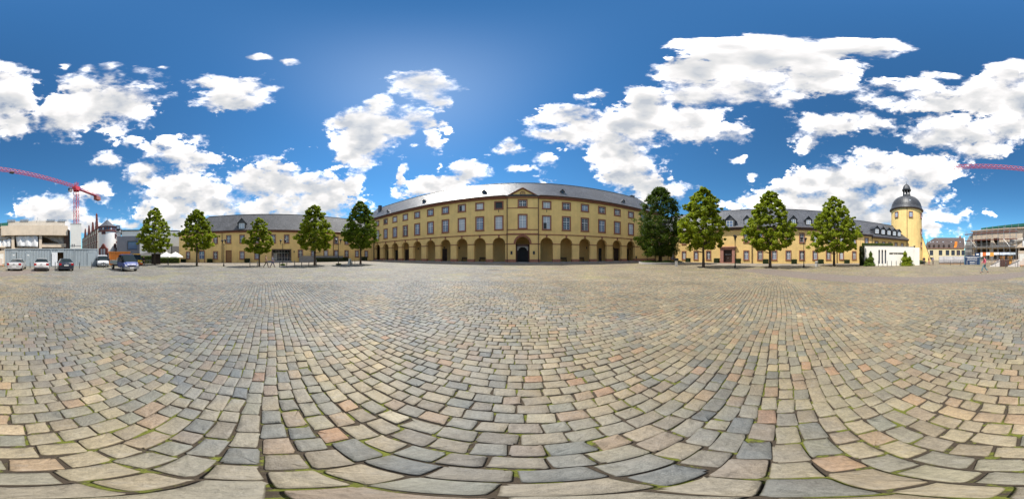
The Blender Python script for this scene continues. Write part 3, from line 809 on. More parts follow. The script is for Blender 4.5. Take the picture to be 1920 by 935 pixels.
    g.box(UC-1.38, UC-1.08, yy, yy+0.3, 0.4, 3.9); g.box(UC+1.08, UC+1.38, yy, yy+0.3, 0.4, 3.9); g.box(UC-1.38, UC+1.38, yy, yy+0.3, 3.62, 3.98)
    gate = g.build('gate_surround', pbr('dark_portal_stone', (0.075, 0.035, 0.028), 0.8, 0.2), P)
    g = MB(); arc = [(UC-0.88*math.cos(math.pi*i/12), 2.72+0.72*math.sin(math.pi*i/12)) for i in range(13)]
    for p, q in zip(arc[:-1], arc[1:]): g.poly([(p[0], yy+.2, p[1]), (q[0], yy+.2, q[1]), (q[0], yy+.2, 3.62), (p[0], yy+.2, 3.62)])
    g.box(UC-1.08, UC-0.88, yy+.2, yy+.3, 2.72, 3.62); g.box(UC+0.88, UC+1.08, yy+.2, yy+.3, 2.72, 3.62)
    g.build('gate_spandrel', conc, P)
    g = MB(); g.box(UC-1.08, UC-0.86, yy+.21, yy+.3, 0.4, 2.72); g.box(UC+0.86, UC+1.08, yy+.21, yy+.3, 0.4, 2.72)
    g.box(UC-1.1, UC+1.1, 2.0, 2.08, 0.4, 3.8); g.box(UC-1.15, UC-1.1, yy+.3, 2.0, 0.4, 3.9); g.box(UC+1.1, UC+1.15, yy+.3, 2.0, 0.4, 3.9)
    g.build('passage_dark', black, P)
    g = MB(); g.box(UC-1.9, UC+1.6, -1.7, -1.05, 0.0, 0.34); g.build('gate_step', grey_wall, P)
    for px in (959.2, 1001): 
        g = MB(); u = MF.u(px); g.box(u-0.19, u+0.19, -0.31, -0.25, 1.95, 2.55); g.box(u-0.22, u+0.22, -0.33, -0.31, 2.52, 2.58); g.build('notice_box', metal, P)
    # doors and lamps on the inner wall of the walk
    for (u0, w_, h_, mt) in ((-39.3, 1.1, 2.9, darkwood), (-35.6, 0.9, 2.9, metal), (-31.4, 1.1, 3.0, darkwood), (-19.2, 1.35, 2.9, darkwood), (-17.7, 0.0, 0, None), (18.0, 0.5, 3.0, metal), (22.7, 1.1, 3.1, darkwood), (26.0, 1.0, 3.1, darkwood)):
        if not mt: continue
        g = MB(); g.box(u0-w_/2, u0+w_/2, 3.82, 3.9, 0.4, 0.4+h_); g.box(u0-w_/2-0.14, u0-w_/2, 3.80, 3.9, 0.4, 0.55+h_); g.box(u0+w_/2, u0+w_/2+0.14, 3.80, 3.9, 0.4, 0.55+h_); g.box(u0-w_/2, u0+w_/2, 3.80, 3.9, 0.4+h_, 0.55+h_)
        d = g.build('door', mt, P)
        h = MB(); h.box(u0+w_/2-0.12, u0+w_/2-0.08, 3.76, 3.82, 1.4, 1.55); h.build('handle', galv, d)
    for px, py in ((784, 466), (833, 464), (861, 464.5), (1100, 464.5), (1151, 466), (1182, 467)):
        lantern(P, MF.u(px, 3.6), 3.88, MF.z(px, py, 3.6)-0.25)
    for px in (935.6, 1024.6):
        g = MB(); u = MF.u(px); g.box(u-0.03, u+0.03, -0.45, -0.03, 10.75, 10.8); g.box(u-0.05, u+0.05, -0.5, -0.4, 10.4, 11.0); g.build('flag_bracket', metal, P)
    return P
palace()

# ------------------------------------------------------------------ shaded two-storey wing
LF = Face(-90.0, 42.0)
def shaded_wing():
    P = thing('palace_wing', 'long two-storey yellow wing in shade with a glazed recessed entrance and plain slate roof', 'building', LF.loc, LF.rot)
    U0, U1 = -25.6, 32.0; ZE = 8.1
    low = [-22.5, -14.1, -6.8, -2.9, 8.4, 11.9, 15.5, 18.6, 21.9, 25.4, 28.8]
    up = [-22.5, -18.0, -14.1, -10.4, -6.8, -2.9, 1.26, 4.75, 8.4, 11.9, 15.5, 18.6, 21.9, 25.4, 28.8]
    wl = [(u, 0.76, 1.42, 2.2) if u < 8 else (u, 1.3, 1.4, 2.05) for u in low]
    wu = [(u, 4.95, 1.42, 2.3) for u in up]
    doors = [(-19.0, -17.4, -0.6, 2.95), (-11.05, -9.75, -0.6, 3.0)]
    portal = (LF.u(509.3), LF.u(546), -0.6, 3.44)
    holes = [hole(*w) for w in wl+wu]+doors+[portal]
    w = MB(); wall_grid(w, U0, U1+0.2, -0.6, ZE, holes)
    w.poly([(U0, 0, -0.6), (U0, 11.6, -0.6), (U0, 11.6, ZE), (U0, 0, ZE)]); w.poly([(U0, 11.6, -0.6), (U1+6, 11.6, -0.6), (U1+6, 11.6, ZE), (U0, 11.6, ZE)])
    pu0, pu1 = portal[0], portal[1]
    w.build('wall', plaster, P)
    for a in wl: add_window(P, a[0], a[1], a[2], a[3], 0.2, 3)
    for a in wu: add_window(P, a[0], a[1], a[2], a[3], 0.2, 3)
    # tall opening with stone posts down to the paving
    d = MB(); d.box(-19.2, -19.0, -0.08, 0.2, -0.4, 3.2); d.box(-17.4, -17.2, -0.08, 0.2, -0.4, 3.2); d.box(-19.0, -17.4, -0.08, 0.2, 2.95, 3.2); d.build('door_surround', stone, P)
    d = MB(); d.box(-19.0, -17.4, 0.14, 0.2, -0.4, 0.8); d.build('door_panel', plaster, P)
    d = MB(); d.box(-19.0, -18.9, 0.1, 0.16, 0.8, 2.95); d.box(-17.5, -17.4, 0.1, 0.16, 0.8, 2.95); d.box(-18.25, -18.15, 0.1, 0.16, 0.8, 2.95); d.box(-18.9, -17.5, 0.1, 0.16, 1.9, 2.0); dd = d.build('door_glazing_bars', white, P)
    d = MB(); d.box(-18.9, -17.5, 0.17, 0.2, 0.8, 2.95); d.build('pane', glass_sky, dd)
    d = MB(); d.box(-11.05, -9.75, 0.1, 0.18, -0.1, 3.0)
    for i in range(5): d.box(-11.0+i*0.26, -10.8+i*0.26, 0.08, 0.1, 0.1, 2.9)
    dd = d.build('door', brownwood, P)
    d = MB(); d.box(-9.95, -9.9, 0.03, 0.08, 1.0, 1.2); d.build('handle', metal, dd)
    d = MB(); d.box(-11.2, -11.05, -0.06, 0.15, -0.3, 3.15); d.box(-9.75, -9.6, -0.06, 0.15, -0.3, 3.15); d.box(-11.05, -9.75, -0.06, 0.15, 3.0, 3.15); d.build('door_surround', stone, P)
    # recessed glazed entrance
    pm = pbr('portal_bronze', (0.10, 0.062, 0.04), 0.6, 0.2)
    d = MB(); zt = 3.44; dp = 1.7
    d.box(pu0-0.02, pu0+0.3, -0.06, dp, -0.2, zt); d.box(pu1-0.3, pu1+0.02, -0.06, dp, -0.2, zt); d.box(pu0+0.3, pu1-0.3, -0.06, dp, zt-0.3, zt)
    d.build('entrance_frame', pm, P)
    d = MB(); d.box(pu0+0.3, pu1-0.3, dp, dp+0.06, 0.3, zt-0.3); d.build('entrance_glass', glass, P)
    d = MB()
    for t in (0, .2, .38, .55, .72, .9, 1.0):
        x = pu0+0.3+(pu1-pu0-0.6)*t; d.box(x-0.04, x+0.04, dp-0.06, dp, 0.4, zt-0.3)
    d.box(pu0+0.3, pu1-0.3, dp-0.07, dp-0.001, 2.45, 2.55); d.build('entrance_bars', galv, P)
    d = MB(); d.box(pu0+0.5, pu0+1.5, dp-0.02, dp-0.005, 0.6, 2.4); d.build('poster', whitewall, P)
    d = MB(); 
    for k in range(3): d.box(pu0-1.6+0.2*k, pu1+0.3-0.2*k, -2.2+0.34*k, dp-0.1 if k == 2 else -1.86+0.34*k, -0.25, 0.13+0.15*k)
    d.build('entrance_steps', grey_wall, P)
    d = MB()
    for x in (pu0-1.3, pu0+0.6, (pu0+pu1)/2, pu1-0.5): d.tube((x, -1.9, 0.2), (x, -1.9, 1.25), 0.025)
    d.tube((pu0-1.3, -1.9, 1.25), (pu1-0.5, -1.9, 1.25), 0.03); d.build('handrail', galv, P)
    for px in (502.6, 551.2): lantern(P, LF.u(px), -0.0, 2.5)
    lantern(P, LF.u(599), 0.0, 2.55)
    # ramp wall
    d = MB(); d.box(8.0, 20.0, -1.5, -1.2, -0.3, 1.62); d.box(8.0, 20.0, -1.2, -0.02, -0.3, 1.30); d.box(8.0, 20.05, -1.55, -1.15, 1.62, 1.68); d.build('ramp_wall', grey_wall, P)
    # cornice, roof, dormer
    c = MB(); c.box(U0-0.1, U1, -0.22, 0.0, 7.85, 8.1); c.box(U0-0.2, U1, -0.42, 0.0, 8.1, 8.26); c.box(U0-0.2, U0, 0.0, 11.6, 7.9, 8.2); c.build('cornice', stone, P)
    gutter(P, U0-0.4, U1, -0.56, 8.36)
    c = MB(); c.box(U0, U1-0.1, -0.035, 0.02, -0.5, 0.32); c.build('plinth', pbr('worn_plinth', (0.30, 0.19, 0.10), 0.9, 0.2), P) if False else None
    rf = roof_part(P, U0-0.6, 42.0, -0.52, 8.34, 5.7, 14.1, 12.1, hip0=8.0, hip1=0.3, mat=slate_matt)
    u, y, z = LF.u(453.2), 0.1, 8.75
    dormer(P, u, y, z, 2.2, 1.75, 1.3, 3.3, pane='curtain')
    for px in (416.6, 624.8): downpipe(P, LF.u(px), -0.12, -0.1, 8.3)
    downpipe(P, 31.6, -0.14, 0.2, 8.3)
    return P
shaded_wing()

# ------------------------------------------------------------------ sunny two-storey wing
RF = Face(86.0, 35.0)
def sunny_wing():
    P = thing('palace_wing', 'two-storey yellow wing in full sun with a sandstone portal and gabled slate dormers', 'building', RF.loc, RF.rot)
    U0, U1 = -29.0, 22.0; ZE = 7.6
    us = [-23.5, -20.1, -16.8, -13.6, -4.9, -1.9, 1.15, 4.2, 7.2, 10.2, 13.4, 16.7, 20.2]
    pu = [u for u in us if u > -6 or u in (-13.6, -20.1, -16.8, -23.5)]
    wl = [(u, 0.72, 1.28, 2.15) for u in us]; wu = [(u, 4.5, 1.28, 2.25) for u in pu]
    portal = (RF.u(1356.6), RF.u(1372.7), -0.6, 3.0)
    holes = [hole(*w) for w in wl+wu]+[portal]
    w = MB(); wall_grid(w, U0, U1, -0.8, ZE, holes)
    w.poly([(U1, 0, -0.8), (U1, 11, -0.8), (U1, 11, ZE), (U1, 0, ZE)]); w.poly([(U0, 11, -0.8), (U1, 11, -0.8), (U1, 11, ZE), (U0, 11, ZE)]); w.poly([(U0, 0, -0.8), (U0, 11, -0.8), (U0, 11, ZE), (U0, 0, ZE)])
    w.build('wall', plaster, P)
    for a in wl+wu: add_window(P, a[0], a[1], a[2], a[3], 0.19, 3)
    a, b = portal[0], portal[1]
    d = MB(); z0 = RF.g((a+b)/2); pink = pbr('portal_sandstone', (0.40, 0.20, 0.15), 0.85, 0.15)
    d.box(a-0.75, a, -0.16, 0.3, z0, 3.0); d.box(b, b+0.75, -0.16, 0.3, z0, 3.0); d.box(a-0.75, b+0.75, -0.16, 0.3, 3.0, 3.5); d.box(a-1.0, b+1.0, -0.4, 0.0, 3.5, 3.72)
    d.box(a-0.9, a-0.1, -0.2, 0.1, z0, 0.6); d.box(b+0.1, b+0.9, -0.2, 0.1, z0, 0.6)
    d.build('portal', pink, P)
    d = MB(); d.box(a, b, 0.28, 0.36, -0.1, 3.0)
    for k in range(2):
        for j in range(3): d.box(a+0.2+k*1.4, a+1.2+k*1.4, 0.25, 0.28, 0.3+j*0.9, 1.0+j*0.9)
    dd = d.build('door', darkwood, P)
    d = MB(); d.box((a+b)/2-0.1, (a+b)/2+0.1, 0.2, 0.25, 1.1, 1.2); d.build('handle', galv, dd)
    for q0, q1 in ((a+.3, a+1.1), (b-1.1, b-.3)):
        d = MB(); d.box(q0, q1, 0.23, 0.25, 1.9, 2.05); d.build('door_grille', galv, dd)
    d = MB(); d.box(a-1.5, b+1.5, -1.4, -0.16, z0-0.3, z0+0.12); d.build('doorstep', stone_base, P)
    for (lo, hi, z, t) in ((U0, U1, 7.3, 0.2),): pass
    c = MB(); c.box(U0, U1+0.1, -0.2, 0.0, 7.36, 7.6); c.box(U0, U1+0.2, -0.42, 0.0, 7.6, 7.76); c.build('cornice', pbr('brown_eaves', (0.13, 0.085, 0.065), 0.7), P)
    gutter(P, U0, U1+0.4, -0.55, 7.86)
    rf = roof_part(P, U0-6, U1+0.6, -0.5, 7.82, 5.5, 13.6, 11.5, hip0=0.5, hip1=2.6, mat=slate)
    k = (13.6-7.82)/6.0
    dormer(P, RF.u(1368.5), -0.1, 8.0, 2.3, 1.75, 1.15, 3.4, pane='blue')
    for px in (1400.6, 1429, 1459, 1487.8, 1516, 1545, 1572, 1599):
        u = RF.u(px, 0.3); dormer(P, u, 0.35, 8.7, 1.5, 1.2, 0.85, 2.6, pane=WR.choice(['curtain', 'blue']))
    for px in (1409.9, 1569): downpipe(P, RF.u(px), -0.1, -0.4, 7.8)
    g = MB(); u = RF.u(1373.6); 
    for px in (1373.6, 1384.4): pass
    # door lanterns flank nothing here: the wall carries a small bracket
    return P
sunny_wing()

def lower_wing():
    P = thing('palace_wing', 'lower yellow wing with five dormers in a row, joining the round tower', 'building', RF.loc, RF.rot)
    U0, U1, U2 = 22.05, RF.u(1635), RF.u(1700); ZE = 7.05
    w1 = [(23.9, 4.2, 1.3, 2.3), (23.5, 0.55, 1.28, 2.15)]
    us3 = [RF.u(x) for x in (1643.6, 1657, 1668.5, 1680, 1691.6)]
    w3 = [(u, 4.0, 1.25, 1.75) for u in us3]+[(u, 0.4, 1.25, 1.9) for u in us3]
    holes = [hole(*w) for w in w1+w3]
    w = MB(); wall_grid(w, U0, U2, -1.0, ZE, holes); w.poly([(U2, 0, -1), (U2, 10.6, -1), (U2, 10.6, ZE), (U2, 0, ZE)]); w.poly([(U0, 10.6, -1), (U2, 10.6, -1), (U2, 10.6, ZE), (U0, 10.6, ZE)])
    w.build('wall', plaster, P)
    for a in w1+w3: add_window(P, a[0], a[1], a[2], a[3], 0.18, 3)
    c = MB(); c.box(U0, U2, -0.3, 0.0, 6.8, 7.05); c.build('cornice', MATS['brown_eaves'], P)
    gutter(P, U0, U1, -0.5, 7.2); gutter(P, U1, U2, -0.9, 6.7)
    roof_part(P, U0-2.5, U2+1, -0.45, 7.1, 5.5, 12.1, 11.3, hip0=0.5, hip1=0.4)
    # deeper eaves that carry the dormers
    m = MB(); m.poly([(U1, -0.9, 6.62), (U2, -0.9, 6.62), (U2, 1.4, 8.75), (U1, 1.4, 8.75)], 0, [(U1, 0), (U2, 0), (U2, 3.1), (U1, 3.1)]); m.box(U1, U2, -0.9, 0.0, 6.5, 6.62)
    m.poly([(U1, -0.9, 6.55), (U1, 1.4, 8.75), (U1, 1.4, 6.55)]); m.build('lower_roof', slate_dark, P)
    for x in (1644.3, 1655.9, 1666.9, 1677, 1686): dormer(P, RF.u(x), 0.0, 7.75, 1.75, 1.45, 0.8, 2.8, pane='curtain')
    downpipe(P, U1, -0.1, -0.5, 7.0)
    return P
lower_wing()

# ------------------------------------------------------------------ round tower
def round_tower():
    x, y = at(1699.8, 58.5); a = math.atan2(y, x)
    face = math.atan2(-y, -x)       # towards the square
    P = thing('round_tower', 'round yellow tower with a slate dome and an open lantern on top', 'tower', (x, y, 0), 0)
    Rr = 5.45
    w = MB(); w.lathe([(Rr+0.35, -1.5), (Rr+0.1, 6.0), (Rr, 18.0)], 56); w.build('wall', plaster, P, smooth=False)
    c = MB(); c.lathe([(Rr, 17.7), (Rr+0.3, 17.85), (Rr+0.45, 18.15), (Rr, 18.2)], 56); c.build('cornice', MATS['brown_eaves'], P)
    d = MB(); prof = [(Rr+0.62, 18.1), (Rr+0.55, 18.35)]
    for i in range(1, 13):
        t = i/12; prof.append(((Rr+0.1)*math.cos(t*math.pi/2*0.86), 18.5+5.2*math.sin(t*math.pi/2)))
    prof.append((1.35, 23.8)); prof.append((0.0, 23.85))
    d.lathe(prof, 56); d.build('dome', slate_dark, P)
    l = MB()
    for i in range(8):
        t = 2*math.pi*i/8+0.2; cx, cy = 1.28*math.cos(t), 1.28*math.sin(t); l.tube((cx, cy, 23.7), (cx, cy, 26.6), 0.14)
    l.lathe([(1.45, 23.7), (1.5, 24.3), (1.42, 24.35)], 16); l.lathe([(1.42, 26.2), (1.65, 26.4), (1.7, 26.65), (1.4, 26.7)], 16)
    for i in range(8):
        t0, t1 = 2*math.pi*i/8+0.2, 2*math.pi*(i+1)/8+0.2
        l.tube((1.28*math.cos(t0), 1.28*math.sin(t0), 24.3), (1.28*math.cos(t1), 1.28*math.sin(t1), 25.1), 0.04)
        l.tube((1.28*math.cos(t0), 1.28*math.sin(t0), 25.1), (1.28*math.cos(t1), 1.28*math.sin(t1), 24.3), 0.04)
    lo = l.build('lantern', slate_dark, P)
    b = MB(); b.lathe([(0.0, 26.0), (0.25, 25.95), (0.35, 25.5), (0.5, 25.2), (0.0, 25.2)], 10); b.build('bell', metal, lo)
    t = MB(); t.lathe([(1.5, 26.7), (1.42, 27.3), (1.15, 28.2), (0.6, 28.9), (0.15, 29.2), (0.08, 29.4)], 16); t.lathe([(0, 29.4), (0.16, 29.5), (0, 29.75)], 8); t.tube((0, 0, 29.6), (0, 0, 30.5), 0.04); t.build('spire', slate_dark, P)
    r = 58.5
    def win(px, py0, py1, ww, name='window'):
        # bearing on the drum of a window seen at px
        off = th(px)-th(1699.8); s_ = r*math.sin(off)/Rr; s_ = max(-0.985, min(0.985, s_))
        be = math.asin(s_); ang = face - be if False else face + be
        zz0 = CAMH+(r-Rr*math.cos(be))*math.tan(elv(py1)); zz1 = CAMH+(r-Rr*math.cos(be))*math.tan(elv(py0))
        cx, cy = (Rr+0.2)*math.cos(ang), (Rr+0.2)*math.sin(ang)
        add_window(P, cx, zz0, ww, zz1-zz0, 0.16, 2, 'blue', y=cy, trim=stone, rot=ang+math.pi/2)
    for px, a0, a1 in ((1682.9, 396.8, 407.3), (1706.9, 396, 407), (1725.6, 399, 409.5), (1725.8, 429, 439.5), (1725.8, 454, 465), (1677, 470, 480)): win(px, a0, a1, 1.45)
    off = th(1700.7)-th(1699.8); be = math.asin(r*math.sin(off)/Rr); ang = face+be
    m = MB(); m.tube(((Rr+.42)*math.cos(ang), (Rr+.42)*math.sin(ang), -1), ((Rr+.12)*math.cos(ang), (Rr+.12)*math.sin(ang), 18), 0.08); m.build('downpipe', copper, P)
    # eye dormer on the dome
    ang = face+math.asin(r*math.sin(th(1706)-th(1699.8))/Rr)
    m = MB(); m.prism([(-0.45, 0), (-0.45, 0.55), (-0.25, 0.85), (0, 0.95), (0.25, 0.85), (0.45, 0.55), (0.45, 0)], 'y', 0, 1.6)
    dd = m.build('dome_dormer', slate_dark, P, loc=(5.15*math.cos(ang), 5.15*math.sin(ang), 20.2), rot=ang+math.pi/2)
    m = MB(); m.box(-0.28, 0.28, -0.04, 0.0, 0.12, 0.75); m.build('pane', glass_curtain, dd)
    # sloping buttress wall on the far flank
    m = MB(); ang = face+math.pi/2
    ux, uy = math.cos(ang), math.sin(ang)
    px_, py_ = -uy, ux
    def Q(d, s_, z): return (ux*d+px_*s_, uy*d+py_*s_, z)
    for s0 in (-0.5, 0.5): m.poly([Q(5.0, s0, -1.2), Q(8.8, s0, -1.2), Q(8.6, s0, 0.5), Q(5.2, s0, 9.5), Q(5.0, s0, 9.5)])
    m.poly([Q(8.8, -.5, -1.2), Q(8.8, .5, -1.2), Q(8.6, .5, 0.5), Q(8.6, -.5, 0.5)]); m.poly([Q(8.6, -.5, 0.5), Q(8.6, .5, 0.5), Q(5.2, .5, 9.5), Q(5.2, -.5, 9.5)])
    m.build('buttress', plaster, P)
    m = MB()
    m.poly([Q(8.75, -.6, 0.45), Q(8.75, .6, 0.45), Q(5.2, .6, 9.75), Q(5.2, -.6, 9.75)]); m.poly([Q(8.65, -.6, 0.3), Q(8.65, .6, 0.3), Q(5.2, .6, 9.55), Q(5.2, -.6, 9.55)]); m.build('buttress_coping', slate_dark, P)
    return P
round_tower()

# ------------------------------------------------------------------ pale flat-roofed annexe in front of the tower
def annexe():
    A = Vector((25.2, -14.4, 0)); B = Vector((21.4, -22.9, 0)); d = (B-A); L = d.length
    rot = math.atan2(d.y, d.x)
    P = thing('annexe', 'low pale flat-roofed annexe with three dark slots and a dark sign band', 'building', (A.x, A.y, gz(A.y)), rot)
    n = Vector((-d.y, d.x, 0)).normalized()   # local +y ; away from the square when it points to +x
    H = 3.52
    def up(px): # local x where the sight line meets the front
        t = th(px); s_, c_ = math.sin(t), math.cos(t); den = d.x*c_-d.y*s_
        k = (A.y*s_ - A.x*c_)/den; return k*L
    sl = [(up(x-1.5), up(x+1.5)) for x in (1648.6, 1654.4, 1660.3)]
    z0, z1 = 0.35, 2.85
    sg = (up(1667.5), up(1695.5), 2.02, 2.36)
    holes = [(a, b, z0, z1) for a, b in sl]+[sg]
    w = MB(); wall_grid(w, 0, L, -0.4, H, holes)
    w.poly([(0, 0, -.4), (0, 8.5, -.4), (0, 8.5, H), (0, 0, H)]); w.poly([(L, 0, -.4), (L, 8.5, -.4), (L, 8.5, H), (L, 0, H)]); w.poly([(0, 8.5, -.4), (L, 8.5, -.4), (L, 8.5, H), (0, 8.5, H)])
    w.poly([(0, 0, H), (L, 0, H), (L, 8.5, H), (0, 8.5, H)])
    for (a, b, c, e) in holes:
        w.poly([(a, 0, c), (a, .3, c), (a, .3, e), (a, 0, e)]); w.poly([(b, 0, c), (b, .3, c), (b, .3, e), (b, 0, e)]); w.poly([(a, 0, c), (b, 0, c), (b, .3, c), (a, .3, c)]); w.poly([(a, 0, e), (b, 0, e), (b, .3, e), (a, .3, e)])
    w.build('wall', whitewall, P)
    for a, b in sl:
        m = MB(); m.box(a-.01, b+.01, 0.26, 0.3, z0-.01, z1+.01); m.build('slot_window', glass, P)
    m = MB(); m.box(sg[0]-.01, sg[1]+.01, 0.12, 0.16, sg[2]-.01, sg[3]+.01); s = m.build('sign_band', pbr('bronze_sign', (0.06, 0.05, 0.035), 0.5), P)
    # the worn lettering reads only as pale gaps in the band at this distance
    x = sg[0]; wd = sg[1]-sg[0]
    for t, ww in ((.245, .018), (.268, .018), (.285, .01), (.345, .012), (.40, .012), (.45, .012), (.545, .01), (.572, .028), (.70, .01), (.80, .01)):
        m = MB(); m.box(x+wd*t, x+wd*(t+ww), 0.105, 0.12, sg[2]+.03, sg[3]-.03); m.build('letter_gap', whitewall, s)
    m = MB(); m.box(-0.06, L+.06, -0.05, 8.6, H, H+0.06); m.build('roof_edge', conc, P)
    m = MB(); m.box(L+0.05, L+1.4, 0.4, 7.5, -0.4, H-0.12); m.build('side_wall', whitewall, P)
    return A, d.normalized(), n
ANX = annexe()

# ------------------------------------------------------------------ far house with mansard roof
def box_house(): pass
HF = Face(math.degrees(th(1778)), 92.0)
def far_house():
    P = thing('town_house', 'distant cream house with a long brown mansard roof and a row of square windows', 'building', HF.loc, HF.rot)
    u0, u1 = HF.u(1737), HF.u(1808)
    ze = HF.z(1778, 465.0); zr = HF.z(1778, 445.5, 7)
    wn = [HF.u(x) for x in (1746.5, 1763.5, 1776.5, 1787, 1797, 1806)]
    zb = HF.z(1778, 478.5); zt = HF.z(1778, 469)
    holes = [(u-1.0, u+1.0, zb, zt) for u in wn]+[(u-1, u+1, -1.4+0.4, zb-1.2) for u in wn]
    w = MB(); wall_grid(w, u0, u1, -2, ze, holes); w.poly([(u1, 0, -2), (u1, 12, -2), (u1, 12, ze), (u1, 6, zr-.5), (u1, 0, ze)]); w.poly([(u0, 0, -2), (u0, 12, -2), (u0, 12, ze), (u0, 6, zr-.5), (u0, 0, ze)]); w.poly([(u0, 12, -2), (u1, 12, -2), (u1, 12, ze), (u0, 12, ze)])
    w.build('wall', pbr('cream_plaster', (0.62, 0.53, 0.33), 0.85), P)
    for a, b, c, e in holes:
        m = MB(); m.box(a, b, 0.2, 0.26, c, e); m.build('window', glass, P)
    c = MB(); c.box(u0-.2, u1+.2, -.4, 0, ze-.15, ze+.1); c.build('cornice', stone, P)
    m = MB(); L1 = 3.0
    m.poly([(u0-.3, -.3, ze+.1), (u1+.3, -.3, ze+.1), (u1+.3, 1.4, ze+2.9), (u0-.3, 1.4, ze+2.9)]); m.poly([(u0-.3, 1.4, ze+2.9), (u1+.3, 1.4, ze+2.9), (u1+.3, 7, zr), (u0+4, 7, zr)]); m.poly([(u0-.3, 13, ze), (u1+.3, 13, ze), (u1+.3, 7, zr), (u0+4, 7, zr)])
    m.poly([(u0-.3, -.3, ze+.1), (u0-.3, 1.4, ze+2.9), (u0+4, 7, zr), (u0-.3, 13, ze)]); m.build('roof', slate_mat('brown_tiles', (0.085, 0.062, 0.056), rough=0.8), P)
    for t in (.08, .2, .33, .46, .6, .75):
        u = u0+(u1-u0)*t; m = MB(); m.box(u-.55, u+.55, -.35, .9, ze+.5, ze+2.0); dd = m.build('roof_window', darkwood, P)
    for t in (.1, .17, .28, .44, .66, .9):
        u = u0+(u1-u0)*t; m = MB(); m.box(u-.35, u+.35, 2.3, 2.9, ze+3.5, ze+4.0); m.build('skylight', glass_curtain, P)
    m = MB(); m.box(u1-2.4, u1-1.4, 6.4, 7.4, zr-1, zr+1.1); m.build('chimney', stone, P)
    m = MB(); m.prism([(-.3, ze), (1.4, ze+2.8), (6.5, zr), (6.5, zr+.25), (1.2, ze+3.1), (-.5, ze)], 'x', u1+.3, u1+.7); m.build('verge_board', whitewall, P)
far_house()
def banner():
    F = Face(math.degrees(th(1792.5)), 86.0)
    m = MB(); zt, zb = F.z(1792.5, 452.5), F.z(1792.5, 464)
    n = 6
    pts = []
    for i in range(n+1):
        t = i/n; pts.append((-.7+.35*math.sin(t*3)*.5+t*.5, zb+(zt-zb)*t, 0.75-.25*abs(t-.5)))
    for a, b in zip(pts[:-1], pts[1:]):
        for y in (-.04, .04): m.poly([(a[0]-a[2]+.2, y+.1*math.sin(a[1]*2), a[1]), (a[0]+a[2]+.2, y, a[1]), (b[0]+b[2]+.2, y, b[1]), (b[0]-b[2]+.2, y+.1*math.sin(b[1]*2), b[1])])
    P = thing('banner', 'orange banner hanging on a tall thin mast before the distant cream house', 'banner', F.loc, F.rot)
    m.build('cloth', pbr('orange_cloth', (0.75, 0.24, 0.03), 0.7), P)
    m = MB(); m.tube((1.1, 0, -0.7), (1.1, 0, F.z(1796.5, 425)), 0.10, 0.05); m.build('pole', stone, P)
    m = MB(); m.tube((-0.6, 0.05, zt), (1.1, 0, zt), 0.04); m.build('arm', metal, P)
banner()

